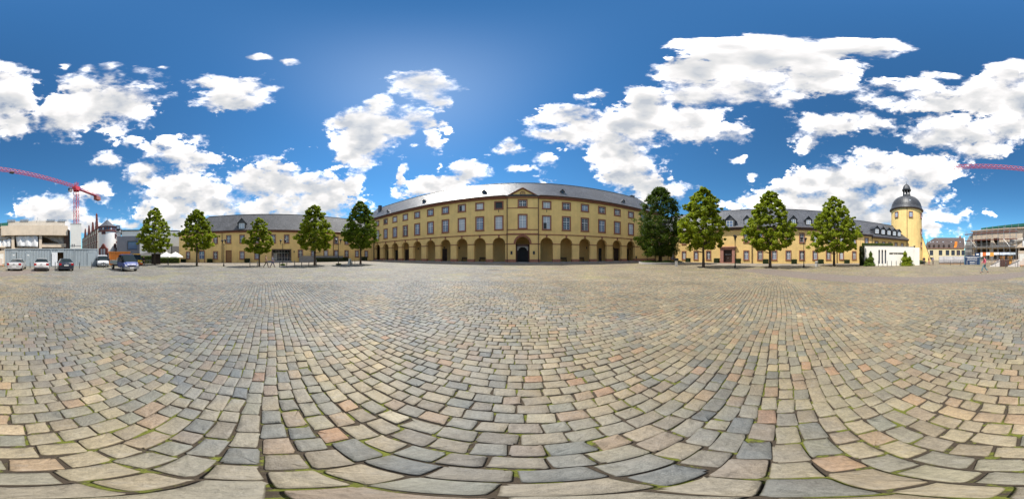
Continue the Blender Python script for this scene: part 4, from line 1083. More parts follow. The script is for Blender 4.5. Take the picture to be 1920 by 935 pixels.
# ------------------------------------------------------------------ concrete shell under construction
CF = Face(-171.0, 45.0)
def shell():
    P = thing('building_shell', 'big raw concrete building under construction with open storeys and loose white tarps', 'building', CF.loc, CF.rot)
    g = CF.g
    ua, ub, uc, ud = CF.u(1824), CF.u(1915), CF.u(10), CF.u(126)
    zr = 9.55
    # right-hand volume (towards the tower): walls with openings
    ops = [(CF.u(1826.5), CF.u(1857.5), CF.z(1842, 461.5), CF.z(1842, 448)), (CF.u(1862.5), CF.u(1873.5), CF.z(1868, 459.5), CF.z(1868, 446)),
           (CF.u(1827), CF.u(1855), 0.6, CF.z(1842, 466.5)), (CF.u(1862), CF.u(1909), 0.6, CF.z(1880, 466)), (CF.u(1912), CF.u(2.5), CF.z(1918, 470), CF.z(1918, 463.5))]
    w = MB(); wall_grid(w, ua, uc, -1.2, zr, ops)
    wall_grid(w, ua, uc, -1.2, zr, ops, y=0.45)
    for (a, b, c, d) in ops:
        for u in (a, b): w.poly([(u, 0, c), (u, .45, c), (u, .45, d), (u, 0, d)])
        for z in (c, d): w.poly([(a, 0, z), (b, 0, z), (b, .45, z), (a, .45, z)])
    w.poly([(ua, 0, -1.2), (ua, 16, -1.2), (ua, 16, zr), (ua, 0, zr)]); w.poly([(ua, 16, -1.2), (uc, 16, -1.2), (uc, 16, zr), (ua, 16, zr)])
    w.box(ua-.3, uc, -.6, 16, zr, zr+.28); w.box(ua, uc, -.35, 0, 4.0, 4.35)
    w.build('wall', cream, P)
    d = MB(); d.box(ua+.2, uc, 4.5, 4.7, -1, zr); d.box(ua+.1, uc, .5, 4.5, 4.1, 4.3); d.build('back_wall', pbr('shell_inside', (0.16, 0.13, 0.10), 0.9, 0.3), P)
    # slanted light reveals in the upper openings
    for a, b, c, e in ops[:2]:
        m = MB(); m.prism([(a, c), (a+.9, c), (a, e-1.0)], 'y', 0.1, 0.4); m.build('reveal', cream, P); m = MB(); m.prism([(b, c), (b, e), (b-.35, c)], 'y', 0.1, 0.4); m.build('reveal', cream, P)
    # slabs of the left-hand volume
    m = MB(); m.box(uc-1.0, ud, -0.9, 15, 7.35, 10.05); 
    m.build('fascia', cream, P)
    m = MB(); m.box(uc+.3, ud-.4, 1.2, 14, 10.05, 11.75); m.build('parapet', pbr('pale_parapet', (.52, .47, .40), .9, .12, .5, streak=.2), P)
    for px0, px1, w_ in ((22, 27, 1), (73.5, 78.5, 1)):
        m = MB(); m.box(CF.u(px0), CF.u(px1), -.4, 1.0, -1.2, 7.35); m.build('column', cream, P)
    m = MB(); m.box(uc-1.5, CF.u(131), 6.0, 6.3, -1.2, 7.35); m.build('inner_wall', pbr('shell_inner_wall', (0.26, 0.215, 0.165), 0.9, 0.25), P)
    m = MB(); m.box(CF.u(78.5), CF.u(124), 0.2, 5.9, CF.z(100, 463), CF.z(100, 456)); m.build('floor_beam', cream, P)
    m = MB(); m.box(CF.u(0), CF.u(78), 0.4, 5.9, CF.z(40, 466.5), CF.z(40, 463.5)); m.build('floor_beam', cream, P)
    m = MB(); m.box(CF.u(1915), CF.u(10.5), -3.2, -2.8, -1.2, 2.2); m.box(CF.u(1915), CF.u(10.7), -3.35, -2.7, -1.2, -.0); m.build('base_wall', whitewall, P)
    # tilted dust sheet and white tarps
    def cloth(name, pts, mt, y, seed, nx=14, ny=8, sag=.35):
        r = random.Random(seed); m = MB(); (a0, z00), (a1, z01), (a2, z02), (a3, z03) = pts
        G = []
        for i in range(nx+1):
            row = []
            for j in range(ny+1):
                s, t = i/nx, j/ny
                u = (a0*(1-s)+a1*s)*(1-t)+(a3*(1-s)+a2*s)*t; z = (z00*(1-s)+z01*s)*(1-t)+(z03*(1-s)+z02*s)*t
                yy = y+.16*math.sin(s*19+seed)+.1*math.sin(s*41+t*4)-sag*math.sin(t*math.pi)*.6
                row.append((u, yy, z+r.uniform(-.05, .05)*(t > 0)))
            G.append(row)
        for i in range(nx):
            for j in range(ny): m.poly([G[i][j], G[i+1][j], G[i+1][j+1], G[i][j+1]])
        o = m.build(name, mt, P, smooth=True, merge=True)
        sm = o.modifiers.new('thickness', 'SOLIDIFY'); sm.thickness = 0.03; return o
    tarp = pbr('white_tarp', (0.80, 0.79, 0.78), 0.6, 0.06, 2)
    grey_tarp = pbr('grey_dust_sheet', (0.47, 0.42, 0.36), 0.7, 0.15, 1)
    cloth('tarp', [(CF.u(29), 7.2), (CF.u(71), 7.3), (CF.u(72), CF.z(72, 463.5)), (CF.u(32), CF.z(32, 462))], tarp, -.1, 1, sag=.1)
    cloth('tarp', [(CF.u(1916), CF.z(0, 451)), (CF.u(22), CF.z(22, 447)), (CF.u(20), CF.z(20, 463)), (CF.u(1916), CF.z(0, 464))], tarp, -.1, 2, sag=.12)
    cloth('dust_sheet', [(CF.u(80), 7.3), (CF.u(124), 7.3), (CF.u(127), CF.z(127, 463)), (CF.u(103), CF.z(103, 452))], grey_tarp, 1.2, 3)
    cloth('dust_sheet', [(CF.u(1894), CF.z(1900, 449)), (CF.u(28), 7.3), (CF.u(22), CF.z(22, 445)), (CF.u(1894), CF.z(1900, 460))], grey_tarp, -.15, 4)
    m = MB(); m.prism([(CF.u(123), 10.0), (CF.u(132), 8.9), (CF.u(132.5), 1.0), (CF.u(119), 1.0)], 'y', 0.6, 1.0); m.build('side_scaffold_net', pbr('brown_net', (0.12, 0.075, 0.06), 0.9, 0.3), P)
    # green safety net round the roof
    gm = pbr('green_safety_net', (0.015, 0.11, 0.075), 0.75, 0.15)
    m = MB(); u0, u1 = CF.u(1838), CF.u(14.5)
    z0, z1 = CF.z(1838, 427), CF.z(14.5, 416.2)
    m.prism([(u0, z0-.75), (u0+.0, z0), (u1, z1), (u1, z1-1.0), (u1-2, z1-.95), (u0+.4, z0-.45)], 'y', 0.6, 0.75)
    m.prism([(u0, z0-.1), (u0, z0), (u1, z1), (u1, z1-.1)], 'y', 0.75, 9); m.build('safety_net', gm, P)
    for i in range(9):
        m = MB(); u = u0+(u1-u0)*i/8; m.tube((u, 0.55, zr), (u, 0.55, z0+(z1-z0)*i/8+.3), 0.05); m.build('net_post', galv, P)
    for px in (20, 45, 70, 96, 118):
        m = MB(); u = CF.u(px); m.box(u-1.2, u+1.2, 1.0, 1.1, 11.75, 12.25) if px != 70 else m.tube((u, 1, 11.7), (u, 1, 12.8), .05)
        m.build('roof_vent', galv, P)
    # sloping stair wall at the end
    m = MB(); ux = CF.u(1808.5)
    m.prism([(ux, -1.2), (ua-.35, -1.2), (ua-.35, 8.6), (ua-1.6, 8.3), (ux-.0, 5.2)], 'y', 0.3, 9.0); m.build('stair_wall', pbr('stained_concrete', (0.36, 0.35, 0.345), 0.9, 0.2, 0.6, 0.3, 9, streak=0.4), P)
shell()

def scaffold():
    P = thing('scaffold', 'steel scaffold with reddish boards standing in front of the concrete shell', 'scaffold', CF.loc, CF.rot)
    u0, u1 = CF.u(1817), CF.u(1908)
    n = 9; y0, y1 = -1.75, -1.15
    lev = [0.0, 2.2, 4.35, 6.4, 8.5]
    for i in range(n+1):
        u = u0+(u1-u0)*i/n
        for y in (y0, y1):
            m = MB(); top = 9.6+(0.5 if i % 3 == 1 else 0); m.tube((u, y, -1.0), (u, y, top), 0.045); m.build('standard', galv, P)
    red = pbr('scaffold_boards', (0.24, 0.085, 0.06), 0.8, 0.3, 4)
    for z in lev[2:]:
        m = MB(); m.box(u0-.6, u1+.4, y0, y1, z-.06, z); m.box(u0-.6, u1+.4, y0-.03, y0, z, z+.16); m.build('deck', red if z > 5 else galv, P)
        for dz in (.55, 1.05):
            m = MB(); m.tube((u0-.6, y0, z+dz), (u1+.4, y0, z+dz), 0.028); m.build('guard_rail', galv, P)
    for i, (a, b) in enumerate(((1, 2), (2, 1), (4, 5), (7, 8), (8, 7))):
        ua, ub = u0+(u1-u0)*a/n, u0+(u1-u0)*b/n; z = lev[1+i % 3]; m = MB(); m.tube((ua, y0-.02, z), (ub, y0-.02, z+2.1), 0.03); m.build('brace', galv, P)
scaffold()

def shaft():
    F = Face(math.degrees(th(142)), 44.0)
    P = thing('lift_shaft', 'plain white box tower standing under the red crane mast', 'building', F.loc, F.rot)
    m = MB(); z = F.z(142, 420); m.box(F.u(132), F.u(152.3), 0, 3.2, -1, z); m.build('wall', whitewall, P)
    m = MB(); m.box(F.u(132)-.04, F.u(152.3)+.04, -.05, 3.25, z, z+.12); m.build('coping', conc, P)
    m = MB(); m.box(F.u(132)-.03, F.u(152.3)+.03, -.04, -.001, F.z(142, 461), F.z(142, 460)); m.build('joint_band', conc, P)
    for x in (135.5, 139.2):
        m = MB(); u = F.u(x); m.box(u-.12, u+.12, -.03, 0, F.z(142, 462.5), F.z(142, 457.5)); m.build('window_slit', glass, P)
shaft()

# ------------------------------------------------------------------ tower crane
def crane():
    mx, my = at(143, 75.0); zj = CAMH+33.2
    dirv = Vector((26.9-mx, -48.5-my, 0)).normalized(); rot = math.atan2(dirv.y, dirv.x)
    P = thing('tower_crane', 'red lattice tower crane with a long jib over the building site', 'crane', (mx, my, gz(my)), rot)
    red = pbr('crane_red', (0.50, 0.028, 0.05), 0.45, 0.12, 2)
    def lattice(m, a, b, w, h, n, r, tri=False):
        a, b = Vector(a), Vector(b); d = b-a
        side = Vector((0, 1, 0)) if abs(d.normalized().z) < .5 else Vector((1, 0, 0)); up = Vector((0, 0, 1)) if abs(d.normalized().z) < .5 else Vector((0, 1, 0))
        if tri: ch = [side*w/2, -side*w/2, up*h]
        else: ch = [side*w/2-up*h/2, -side*w/2-up*h/2, -side*w/2+up*h/2, side*w/2+up*h/2]
        for c in ch: m.tube(a+c, b+c, r, n=4)
        for i in range(n):
            p, q = a+d*i/n, a+d*(i+1)/n; mid = (p+q)/2
            if tri:
                for c in ch[:2]: m.tube(p+c, mid+ch[2], r*.6, n=4, caps=False); m.tube(mid+ch[2], q+c, r*.6, n=4, caps=False)
                m.tube(p+ch[0], q+ch[1], r*.6, n=4, caps=False)
            else:
                for k in range(4):
                    c0, c1 = ch[k], ch[(k+1) % 4]; s = i % 2
                    m.tube(p+(c0 if s else c1), q+(c1 if s else c0), r*.6, n=4, caps=False); m.tube(p+c0, p+c1, r*.55, n=4, caps=False)
    z0 = zj-gz(my)
    m = MB(); lattice(m, (0, 0, 0), (0, 0, z0-1.6), 1.7, 1.7, 16, 0.11); m.build('mast', red, P)
    m = MB(); lattice(m, (1.5, 0, z0), (59.6, 0, z0), 1.3, 1.45, 34, 0.10, tri=True); m.build('jib', red, P)
    m = MB(); lattice(m, (-1.2, 0, z0+.1), (-17.0, 0, z0+.1), 1.5, 0.9, 9, 0.09); m.box(-17, -1.2, -.8, .8, z0-.35, z0-.25); m.build('counter_jib', red, P)
    m = MB(); m.box(-16.8, -13.4, -1.0, 1.0, z0-2.4, z0-.36); m.build('counterweight', pbr('crane_ballast', (0.30, 0.10, 0.09), 0.9), P)
    m = MB(); m.lathe([(1.2, z0-1.7), (1.5, z0-1.5), (1.5, z0-.6), (1.2, z0-.5)], 16); m.box(-1.4, 1.5, -1.1, 1.1, z0-.6, z0+.8); m.build('slewing_ring', red, P)
    m = MB(); lattice(m, (0, 0, z0+.8), (0, 0, z0+3.2), 1.2, 1.2, 2, 0.09); m.build('apex', red, P)
    m = MB(); m.box(1.4, 3.0, -2.3, -1.1, z0-1.9, z0-.1); cb = m.build('cab', pbr('crane_cab', (0.35, 0.35, 0.36), 0.4), P)
    m = MB(); m.box(3.0, 3.05, -2.2, -1.2, z0-1.5, z0-.3); m.build('cab_window', glass, cb)
    m = MB(); m.box(30, 31.6, -.7, .7, z0-.5, z0-.15); m.build('trolley', metal, P)
crane()

# ------------------------------------------------------------------ brick-gabled house and white round-towered house
brick = pbr('dark_red_brick', (0.16, 0.04, 0.03), 0.8, 0.25, 3)
def gabled_house():
    # a long facade running away from the square
    x0, y0 = at(182.5, 75.0); x1, y1 = at(154, 122.0); d = Vector((x1-x0, y1-y0, 0)); L = d.length; rot = math.atan2(d.y, d.x)
    P = thing('gabled_house', 'pale old house with dark red brick gables and piers beside the white round tower', 'building', (x0, y0, 0), rot)
    H = 15.8
    inward = -1 if True else 1
    m = MB(); hl = []
    for i in range(9):
        u = 2.2+i*(L-4)/9
        for z in (1.5, 5.2, 8.9): hl.append((u, u+1.7, z, z+2.5))
    wall_grid(m, 0, L, -2, H-1.5, hl); m.poly([(0, 0, -2), (0, -10, -2), (0, -10, H-1.5), (0, 0, H-1.5)])
    m.build('wall', pbr('aged_limewash', (0.52, 0.47, 0.40), 0.9, 0.15), P)
    m = MB(); m.box(.1, L, -.4, -.35, -1, H-2); m.build('window_panes', glass, P)
    m = MB()
    for i in range(10):
        u = 1.2+i*(L-4)/9; m.box(u-.25, u+.25, -.25, .25, -2, H-1.2)
    for z in (4.4, 8.1, 11.8): m.box(0, L, -.2, .15, z, z+.35)
    m.build('brick_bands', brick, P)
    for (u, w_, t) in ((0.9, 3.4, 21.0), (9.5, 4.6, 18.6), (20, 5.4, 18.8), (33, 6, 19)):
        g = MB(); st = 4
        for k in range(st):
            ww = w_/2*(1-k/st); z_ = H-1.5+(t-H+1.5)*k/st; g.box(u-ww, u+ww, -.3, .5, z_, H-1.5+(t-H+1.5)*(k+1)/st)
        g.lathe([(0.35, t), (0.5, t+.4), (0.2, t+.8), (0, t+1.3)], 8, c=(u, .1, 0)); g.build('gable', brick, P)
    m = MB(); yb = -10
    m.poly([(0, .3, H-1.6), (L, .3, H-1.6), (L, -5, H+3), (0, -5, H+3)]); m.poly([(0, yb, H-1.6), (L, yb, H-1.6), (L, -5, H+3), (0, -5, H+3)]); m.poly([(0, 0, H-1.6), (0, yb, H-1.6), (0, -5, H+3)]); m.build('roof', slate_dark, P)
gabled_house()

def white_tower():
    r = 66.0; x, y = at(201, r); P = thing('round_tower', 'white round tower house with a ring of brick-framed windows under a pointed slate roof', 'tower', (x, y, 0), 0)
    Rr = r*math.sin(math.radians(16.2*0.1875)); zb, zt = zat(432.5, r-Rr), zat(423.5, r-Rr); za = zat(411.6, r)
    face = math.atan2(-y, -x)
    m = MB(); m.lathe([(Rr, -2), (Rr, zt)], 40); m.build('wall', whitetower, P)
    m = MB(); m.lathe([(Rr, zb-.25), (Rr+.25, zb-.1), (Rr+.25, zb+.15), (Rr, zb+.2)], 40); m.build('band', brick, P); m = MB(); m.lathe([(Rr, zt-.3), (Rr+.3, zt-.15), (Rr+.3, zt+.1), (Rr, zt+.1)], 40); m.build('band', brick, P)
    m = MB(); m.lathe([(Rr+.55, zt), (Rr*.62, zt+(za-zt)*.42), (Rr*.25, zt+(za-zt)*.78), (0.0, za)], 12); m.tube((0, 0, za-.2), (0, 0, za+1.1), .05); m.build('roof', slate, P)
    for k in range(10):
        a = face-1.35+k*.3
        m = MB(); m.box(-.5, .5, -.1, .12, zb+.3, zt-.35); w = m.build('window', brick, P, loc=((Rr)*math.cos(a), (Rr)*math.sin(a), 0), rot=a+math.pi/2)
        m = MB(); m.box(-.3, .3, -.14, -.1, zb+.5, zt-.5); m.build('pane', glass_curtain if k % 3 == 0 else glass, w)
    for a, z0, z1, ww in ((face-.42, zat(438.5, r-Rr), zb-.3, .8), (face+1.05, zat(464, r-Rr), zat(456, r-Rr), .7), (face+1.2, zat(445, r-Rr), zat(436, r-Rr), .7)):
        m = MB(); m.box(-ww, ww, -.1, .12, z0, z1); w = m.build('window', brick, P, loc=((Rr)*math.cos(a), (Rr)*math.sin(a), 0), rot=a+math.pi/2)
        m = MB(); m.box(-ww*.6, ww*.6, -.14, -.1, z0+.25, z1-.25); m.build('pane', glass, w)
    a = face-.38
    m = MB(); z1 = zat(458, r-Rr); zz = zat(466, r-Rr); m.prism([(-1.7, -2), (-1.7, zz), (-.9, zz+.6), (-.5, z1-.3), (0, z1+.3), (.5, z1-.3), (.9, zz+.6), (1.7, zz), (1.7, -2)], 'y', -.9, .4)
    w = m.build('porch_gable', brick, P, loc=(Rr*math.cos(a), Rr*math.sin(a), 0), rot=a+math.pi/2)
    m = MB(); m.box(-.9, -.2, -.95, -.9, -1, zz-.1); m.box(.2, .9, -.95, -.9, -1, zz-.1); m.build('porch_window', glass_curtain, w)
    # side block with a hipped roof and dormer
    F = Face(math.degrees(th(225)), 68.0)
    zz = F.z(225, 432.5)
    m = MB(); m.box(F.u(213), F.u(226.5), 0, 9, -2, zz)
    def W(u, y, z):   # from the face frame to the tower's own frame
        c, s = math.cos(F.rot), math.sin(F.rot); return (F.loc[0]+u*c-y*s-x, F.loc[1]+u*s+y*c-y_, z)
    y_ = y
    m.v = [W(*v) for v in m.v]; m.build('side_wall', whitetower, P)
    m = MB(); u0, u1 = F.u(210), F.u(237); m.poly([(u0, -.4, zz), (u1, -.4, zz-1.2), (u1-3, 4, zz+2.2), (u0, 4, zz+3.6)]); m.poly([(u0, 9, zz), (u1, 9, zz-1), (u1-3, 4, zz+2.2), (u0, 4, zz+3.6)]); m.poly([(u1, -.4, zz-1.2), (u1, 9, zz-1), (u1-3, 4, zz+2.2)])
    m.v = [W(*v) for v in m.v]; m.build('side_roof', slate, P)
    m = MB(); m.box(F.u(218), F.u(225), -.3, 2.5, zz+.4, zz+2.2); m.v = [W(*v) for v in m.v]; dd = m.build('side_dormer', slate_dark, P)
    m = MB(); m.box(F.u(219), F.u(224), -.35, -.3, zz+.8, zz+1.8); m.v = [W(*v) for v in m.v]; m.build('side_dormer_pane', glass_curtain, dd)
    for z in range(12):
        m = MB(); m.box(F.u(217), F.u(219.2)-(z % 2)*.3, -.12, 0, -1+z*1.35, -.35+z*1.35); m.v = [W(*v) for v in m.v]; m.build('quoin', brick, P)
white_tower()

def modern_block():
    F = Face(math.degrees(th(262)), 58.0)
    P = thing('museum_block', 'long grey and white modern block with a flat roof behind the trees', 'building', F.loc, F.rot)
    a, b, c = F.u(219.5), F.u(259), F.u(337.5)
    zt = F.z(262, 434.0); zm = F.z(240, 443.0)
    pg = pbr('blue_grey_cladding', (0.17, 0.175, 0.20), 0.7, 0.06)
    m = MB(); hw = (F.u(239.5), F.u(257), F.z(248, 467), F.z(248, 452.5)); wall_grid(m, a, F.u(262), -2, zm, [hw]); m.poly([(a, 0, -2), (a, 12, -2), (a, 12, zm), (a, 0, zm)]); m.box(a, F.u(262), 0, 12, zm, zm+.1); m.build('wall', pg, P)
    m = MB(); m.box(hw[0], hw[1], .3, .4, hw[2], hw[3]); w = m.build('window', glass_sky, P)
    m = MB(); m.box(hw[0]-.12, hw[0], -.05, .3, hw[2], hw[3]); m.box(hw[0]-.12, hw[1]+.1, -.05, .3, hw[3], hw[3]+.15); m.box(hw[0]-.12, hw[1]+.1, -.05, .3, hw[2]-.15, hw[2]); m.build('window_frame', metal, w)
    m = MB(); m.box(F.u(228), c, 1.0, 14, zm-4, zt+.4); m.prism([(F.u(262), -2), (c, -2), (c, F.z(337, 434, -.5)), (F.u(262), zt)], 'y', -.5, 1.0); m.build('white_wall', whitewall, P)
    m = MB(); m.box(F.u(226), c+.2, .8, 14.1, zt+.4, zt+.8); m.build('roof_edge', slate_dark, P)
    m = MB(); m.box(F.u(322), F.u(336), -.58, -.5, F.z(330, 474.5), F.z(330, 461.5)); m.build('grey_panel', grey_wall, P)
    m = MB(); m.box(F.u(320.5), F.u(322), -.6, -.5, F.z(330, 474.5), F.z(330, 460)); m.build('panel_frame', metal, P)
    m = MB(); m.prism([(F.u(259), -2), (F.u(300), -2), (F.u(300), F.z(285, 471)), (F.u(285), F.z(285, 471.5)), (F.u(259), F.z(262, 477))], 'y', -3.5, -3.0); m.build('ramp_wall', conc, P)
modern_block()

# ------------------------------------------------------------------ planting
def leaf_mat(name, dark, light, trans=0.45):
    m = bpy.data.materials.new(name); m.use_nodes = True; nt = m.node_tree; b = nt.nodes['Principled BSDF']; out = nt.nodes['Material Output']
    a = nt.nodes.new('ShaderNodeAttribute'); a.attribute_name = 'tone'
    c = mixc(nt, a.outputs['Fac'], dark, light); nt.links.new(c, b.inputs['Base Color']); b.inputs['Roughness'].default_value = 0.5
    b.inputs['Specular IOR Level'].default_value = 0.15
    t = nt.nodes.new('ShaderNodeBsdfTranslucent'); nt.links.new(mixc(nt, 1.0, c, (1.5, 1.6, 0.6), 'MULTIPLY'), t.inputs['Color'])
    mx = nt.nodes.new('ShaderNodeMixShader'); mx.inputs[0].default_value = trans
    nt.links.new(b.outputs[0], mx.inputs[1]); nt.links.new(t.outputs[0], mx.inputs[2]); nt.links.new(mx.outputs[0], out.inputs['Surface'])
    return m
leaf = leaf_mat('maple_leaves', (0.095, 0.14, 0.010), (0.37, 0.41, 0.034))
leaf_dark = leaf_mat('dark_leaves', (0.018, 0.045, 0.006), (0.105, 0.145, 0.020))
leaf_hedge = leaf_mat('hedge_leaves', (0.020, 0.045, 0.010), (0.07, 0.115, 0.022))
leaf_bright = leaf_mat('bright_shrub_leaves', (0.05, 0.10, 0.015), (0.20, 0.26, 0.04))
bark = pbr('bark', (0.085, 0.06, 0.042), 0.9, 0.3, 6, 0.6, 20)

def leaf_mesh(name, C, Nrm, size, tone, mat, parent, loc=None):
    """C (n,3) centres, Nrm (n,3) facing, size (n,), tone (n,): small four-cornered leaves"""
    rng = np.random.default_rng(len(C)); n = len(C)
    Nrm = Nrm/np.linalg.norm(Nrm, axis=1, keepdims=True).clip(1e-6)
    a = rng.normal(size=(n, 3)); a -= (a*Nrm).sum(1, keepdims=True)*Nrm; a /= np.linalg.norm(a, axis=1, keepdims=True).clip(1e-6)
    b = np.cross(Nrm, a); s = size[:, None]
    q = np.stack([C-a*s*.62, C-b*s*.40+a*s*.05, C+a*s*.62+Nrm*s*.10, C+b*s*.40+a*s*.05], 1).reshape(-1, 3)
    me = bpy.data.meshes.new(name); me.vertices.add(n*4); me.vertices.foreach_set('co', q.reshape(-1).astype(np.float32))
    me.loops.add(n*4); me.loops.foreach_set('vertex_index', np.arange(n*4, dtype=np.int32)); me.polygons.add(n)
    me.polygons.foreach_set('loop_start', (np.arange(n)*4).astype(np.int32)); me.update(calc_edges=True)
    t = me.attributes.new('tone', 'FLOAT', 'POINT'); t.data.foreach_set('value', np.repeat(tone, 4).astype(np.float32))
    me.materials.append(mat); o = bpy.data.objects.new(name, me); COL.objects.link(o)
    if parent: o.parent = parent
    if loc is not None: o.location = loc
    return o

def tree(label, x, y, H, Rw, zb, seed, mat=leaf, kind='maple', dens=1.0, wide=0.26, group='trees round the square', trunk=0.16, lean=0.0, skirt=0.9):
    rng = np.random.default_rng(seed)
    P = thing('tree', label, 'tree', (x, y, gz(y)), 0, group)
    hc = H-zb
    def prof(t):
        if kind == 'yew': return Rw*np.where(t < .35, (0.74+0.26*np.sin(np.minimum(t/.35, 1)*np.pi/2)), np.clip(1-(np.maximum(t-.35, 0)/.65)**1.9, 0, 1)**.66+0.02)
        return Rw*np.where(t < wide, skirt*(0.62+0.38*np.sin(t/wide*np.pi/2)), np.clip(1-((t-wide)/(1-wide)), 0, 1)**.66*(1)+.04)
    nc = int((420 if kind == 'yew' else 430)*dens)
    cl = []
    for i in range(nc):
        t = float(rng.beta(1.15, 1.35)) if kind != 'yew' else float(rng.random()**1.15)
        rr = float(prof(np.array(t)))*(1+rng.normal(0, .10)+.09*math.sin(t*23+seed)); k = math.sqrt(rng.uniform(.22, 1.0)); a = rng.uniform(0, 2*math.pi)
        cl.append((rr*k*math.cos(a)+lean*t, rr*k*math.sin(a), zb+t*hc, t, k))
    # a few leading shoots break the outline
    for i in range(int(7*dens)):
        a = rng.uniform(0, 2*math.pi); t = rng.uniform(.75, .98); rr = float(prof(np.array(t)))*.8; cl.append((rr*math.cos(a), rr*math.sin(a), zb+hc*t+.2, t, 1))
    for i in range(3): cl.append((rng.normal(0, .12), rng.normal(0, .12), H-.35-.4*i, 1, 1))
    cl = np.array(cl); sz = (0.085*H**.8*(.86 if kind == 'yew' else .58))*(1.12-.45*cl[:, 3])*rng.uniform(.45, 1.5, len(cl))
    nl = 78
    off = rng.normal(size=(len(cl), nl, 3)); off /= np.linalg.norm(off, axis=2, keepdims=True); rad = rng.random((len(cl), nl, 1))**.45
    off = off*rad; off[:, :, 2] *= .72
    C = cl[:, None, :3]+off*sz[:, None, None]
    Nr = off+rng.normal(0, .75, off.shape)+np.array([0, 0, .45])
    out = cl[:, None, :3]-np.array([0, 0, zb+hc*.4]); out = out/np.linalg.norm(out, axis=2, keepdims=True).clip(.1); Nr = Nr+out*.5
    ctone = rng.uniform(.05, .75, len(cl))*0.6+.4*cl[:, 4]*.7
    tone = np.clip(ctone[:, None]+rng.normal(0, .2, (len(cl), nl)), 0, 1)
    size = rng.uniform(.13, .27, (len(cl), nl))*(1.0 if kind != 'yew' else .9)
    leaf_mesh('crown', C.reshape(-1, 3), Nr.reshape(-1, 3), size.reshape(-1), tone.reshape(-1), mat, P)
    m = MB(); zt = zb+hc*.72
    pts = [(0, 0, -.1), (0.02, 0.01, zb*.5), (-.03, .02, zb+.2), (.04, -.02, zb+hc*.3), (0, .03, zb+hc*.55), (0, 0, zt)]
    rs = [trunk*1.35, trunk, trunk*.9, trunk*.62, trunk*.4, trunk*.15]
    for (p, q, r0, r1) in zip(pts[:-1], pts[1:], rs[:-1], rs[1:]): m.tube(p, q, r0, r1, n=9, caps=False)
    m.tube((0, 0, -.1), (0, 0, .12), trunk*1.9, trunk*1.3, n=9)
    low = cl[np.argsort(cl[:, 2])][::max(1, len(cl)//34)]
    for c in low:
        z0 = max(zb*.8, min(zt-.3, c[2]-.25*math.hypot(c[0], c[1])-.5)); a = Vector((0, 0, z0)); b = Vector(c[:3]); mid = (a+b)/2+Vector((0, 0, -.15))
        m.tube(a, mid, trunk*.30, trunk*.18, n=5, caps=False); m.tube(mid, b, trunk*.18, trunk*.05, n=5, caps=False)
    m.build('trunk', bark, P, smooth=True)
    return P

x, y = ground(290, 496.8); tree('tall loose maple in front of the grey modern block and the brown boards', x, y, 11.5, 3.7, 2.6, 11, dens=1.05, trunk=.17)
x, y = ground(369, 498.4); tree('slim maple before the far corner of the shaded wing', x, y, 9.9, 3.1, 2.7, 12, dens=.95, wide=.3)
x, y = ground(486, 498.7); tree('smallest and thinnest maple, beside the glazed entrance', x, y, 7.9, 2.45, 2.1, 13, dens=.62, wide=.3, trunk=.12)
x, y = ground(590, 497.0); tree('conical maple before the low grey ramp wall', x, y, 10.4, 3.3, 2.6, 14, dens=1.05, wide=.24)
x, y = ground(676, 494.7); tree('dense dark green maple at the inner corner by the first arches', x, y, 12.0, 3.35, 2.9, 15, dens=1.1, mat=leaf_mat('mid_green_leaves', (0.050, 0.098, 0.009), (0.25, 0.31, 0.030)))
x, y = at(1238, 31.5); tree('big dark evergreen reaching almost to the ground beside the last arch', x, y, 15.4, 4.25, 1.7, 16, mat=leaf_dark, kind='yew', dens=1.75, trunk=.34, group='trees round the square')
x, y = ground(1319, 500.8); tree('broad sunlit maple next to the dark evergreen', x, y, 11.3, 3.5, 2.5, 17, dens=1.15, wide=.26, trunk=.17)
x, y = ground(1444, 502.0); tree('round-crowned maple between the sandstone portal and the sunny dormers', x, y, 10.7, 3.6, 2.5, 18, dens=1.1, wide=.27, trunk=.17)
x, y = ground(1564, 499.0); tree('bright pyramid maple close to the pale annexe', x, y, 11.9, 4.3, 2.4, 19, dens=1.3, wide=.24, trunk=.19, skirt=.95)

def bush(name, label, cat, x, y, sx_, sy_, sz_, n, mat=leaf_hedge, seed=1, boxy=True, rot=0.0, z0=0.0, size=.09, group=None):
    rng = np.random.default_rng(seed)
    if boxy:
        p = rng.uniform(-1, 1, (n, 3)); ax = rng.integers(0, 3, n); sg = rng.choice([-1, 1], n); p[np.arange(n), ax] = sg*(1-rng.random(n)*.06)
        nr = p*0.0; nr[np.arange(n), ax] = sg; nr += rng.normal(0, .5, (n, 3))
    else:
        p = rng.normal(size=(n, 3)); p /= np.linalg.norm(p, axis=1, keepdims=True); p *= (rng.random((n, 1))**.3)*(1+.22*np.sin(p[:, 0:1]*7+seed)*np.cos(p[:, 1:2]*6)); nr = p+rng.normal(0, .5, (n, 3))
    C = p*np.array([sx_/2, sy_/2, sz_/2])+np.array([0, 0, sz_/2+z0]); C[:, 2] = C[:, 2].clip(0.02)
    P = thing(name, label, cat, (x, y, gz(y)), rot, group)
    leaf_mesh('foliage', C, nr, rng.uniform(.7, 1.4, n)*size, np.clip(rng.normal(.45, .25, n), 0, 1), mat, P)
    m = MB(); 
    if boxy: m.box(-sx_*.46, sx_*.46, -sy_*.46, sy_*.46, 0, sz_*.95+z0)
    else: m.lathe([(0.02, 0), (sx_*.3, sz_*.15), (sx_*.36, sz_*.5), (sx_*.2, sz_*.8), (0, sz_*.9)], 10)
    m.build('branches', MATS['twigs'], P); return P
pbr('twigs', (0.02, 0.026, 0.012), 0.95, 0.3)
def wall_spot(F, px, off): 
    u = F.u(px, -off); c, s = math.cos(F.rot), math.sin(F.rot); return (F.loc[0]+u*c+off*s, F.loc[1]+u*s-off*c)
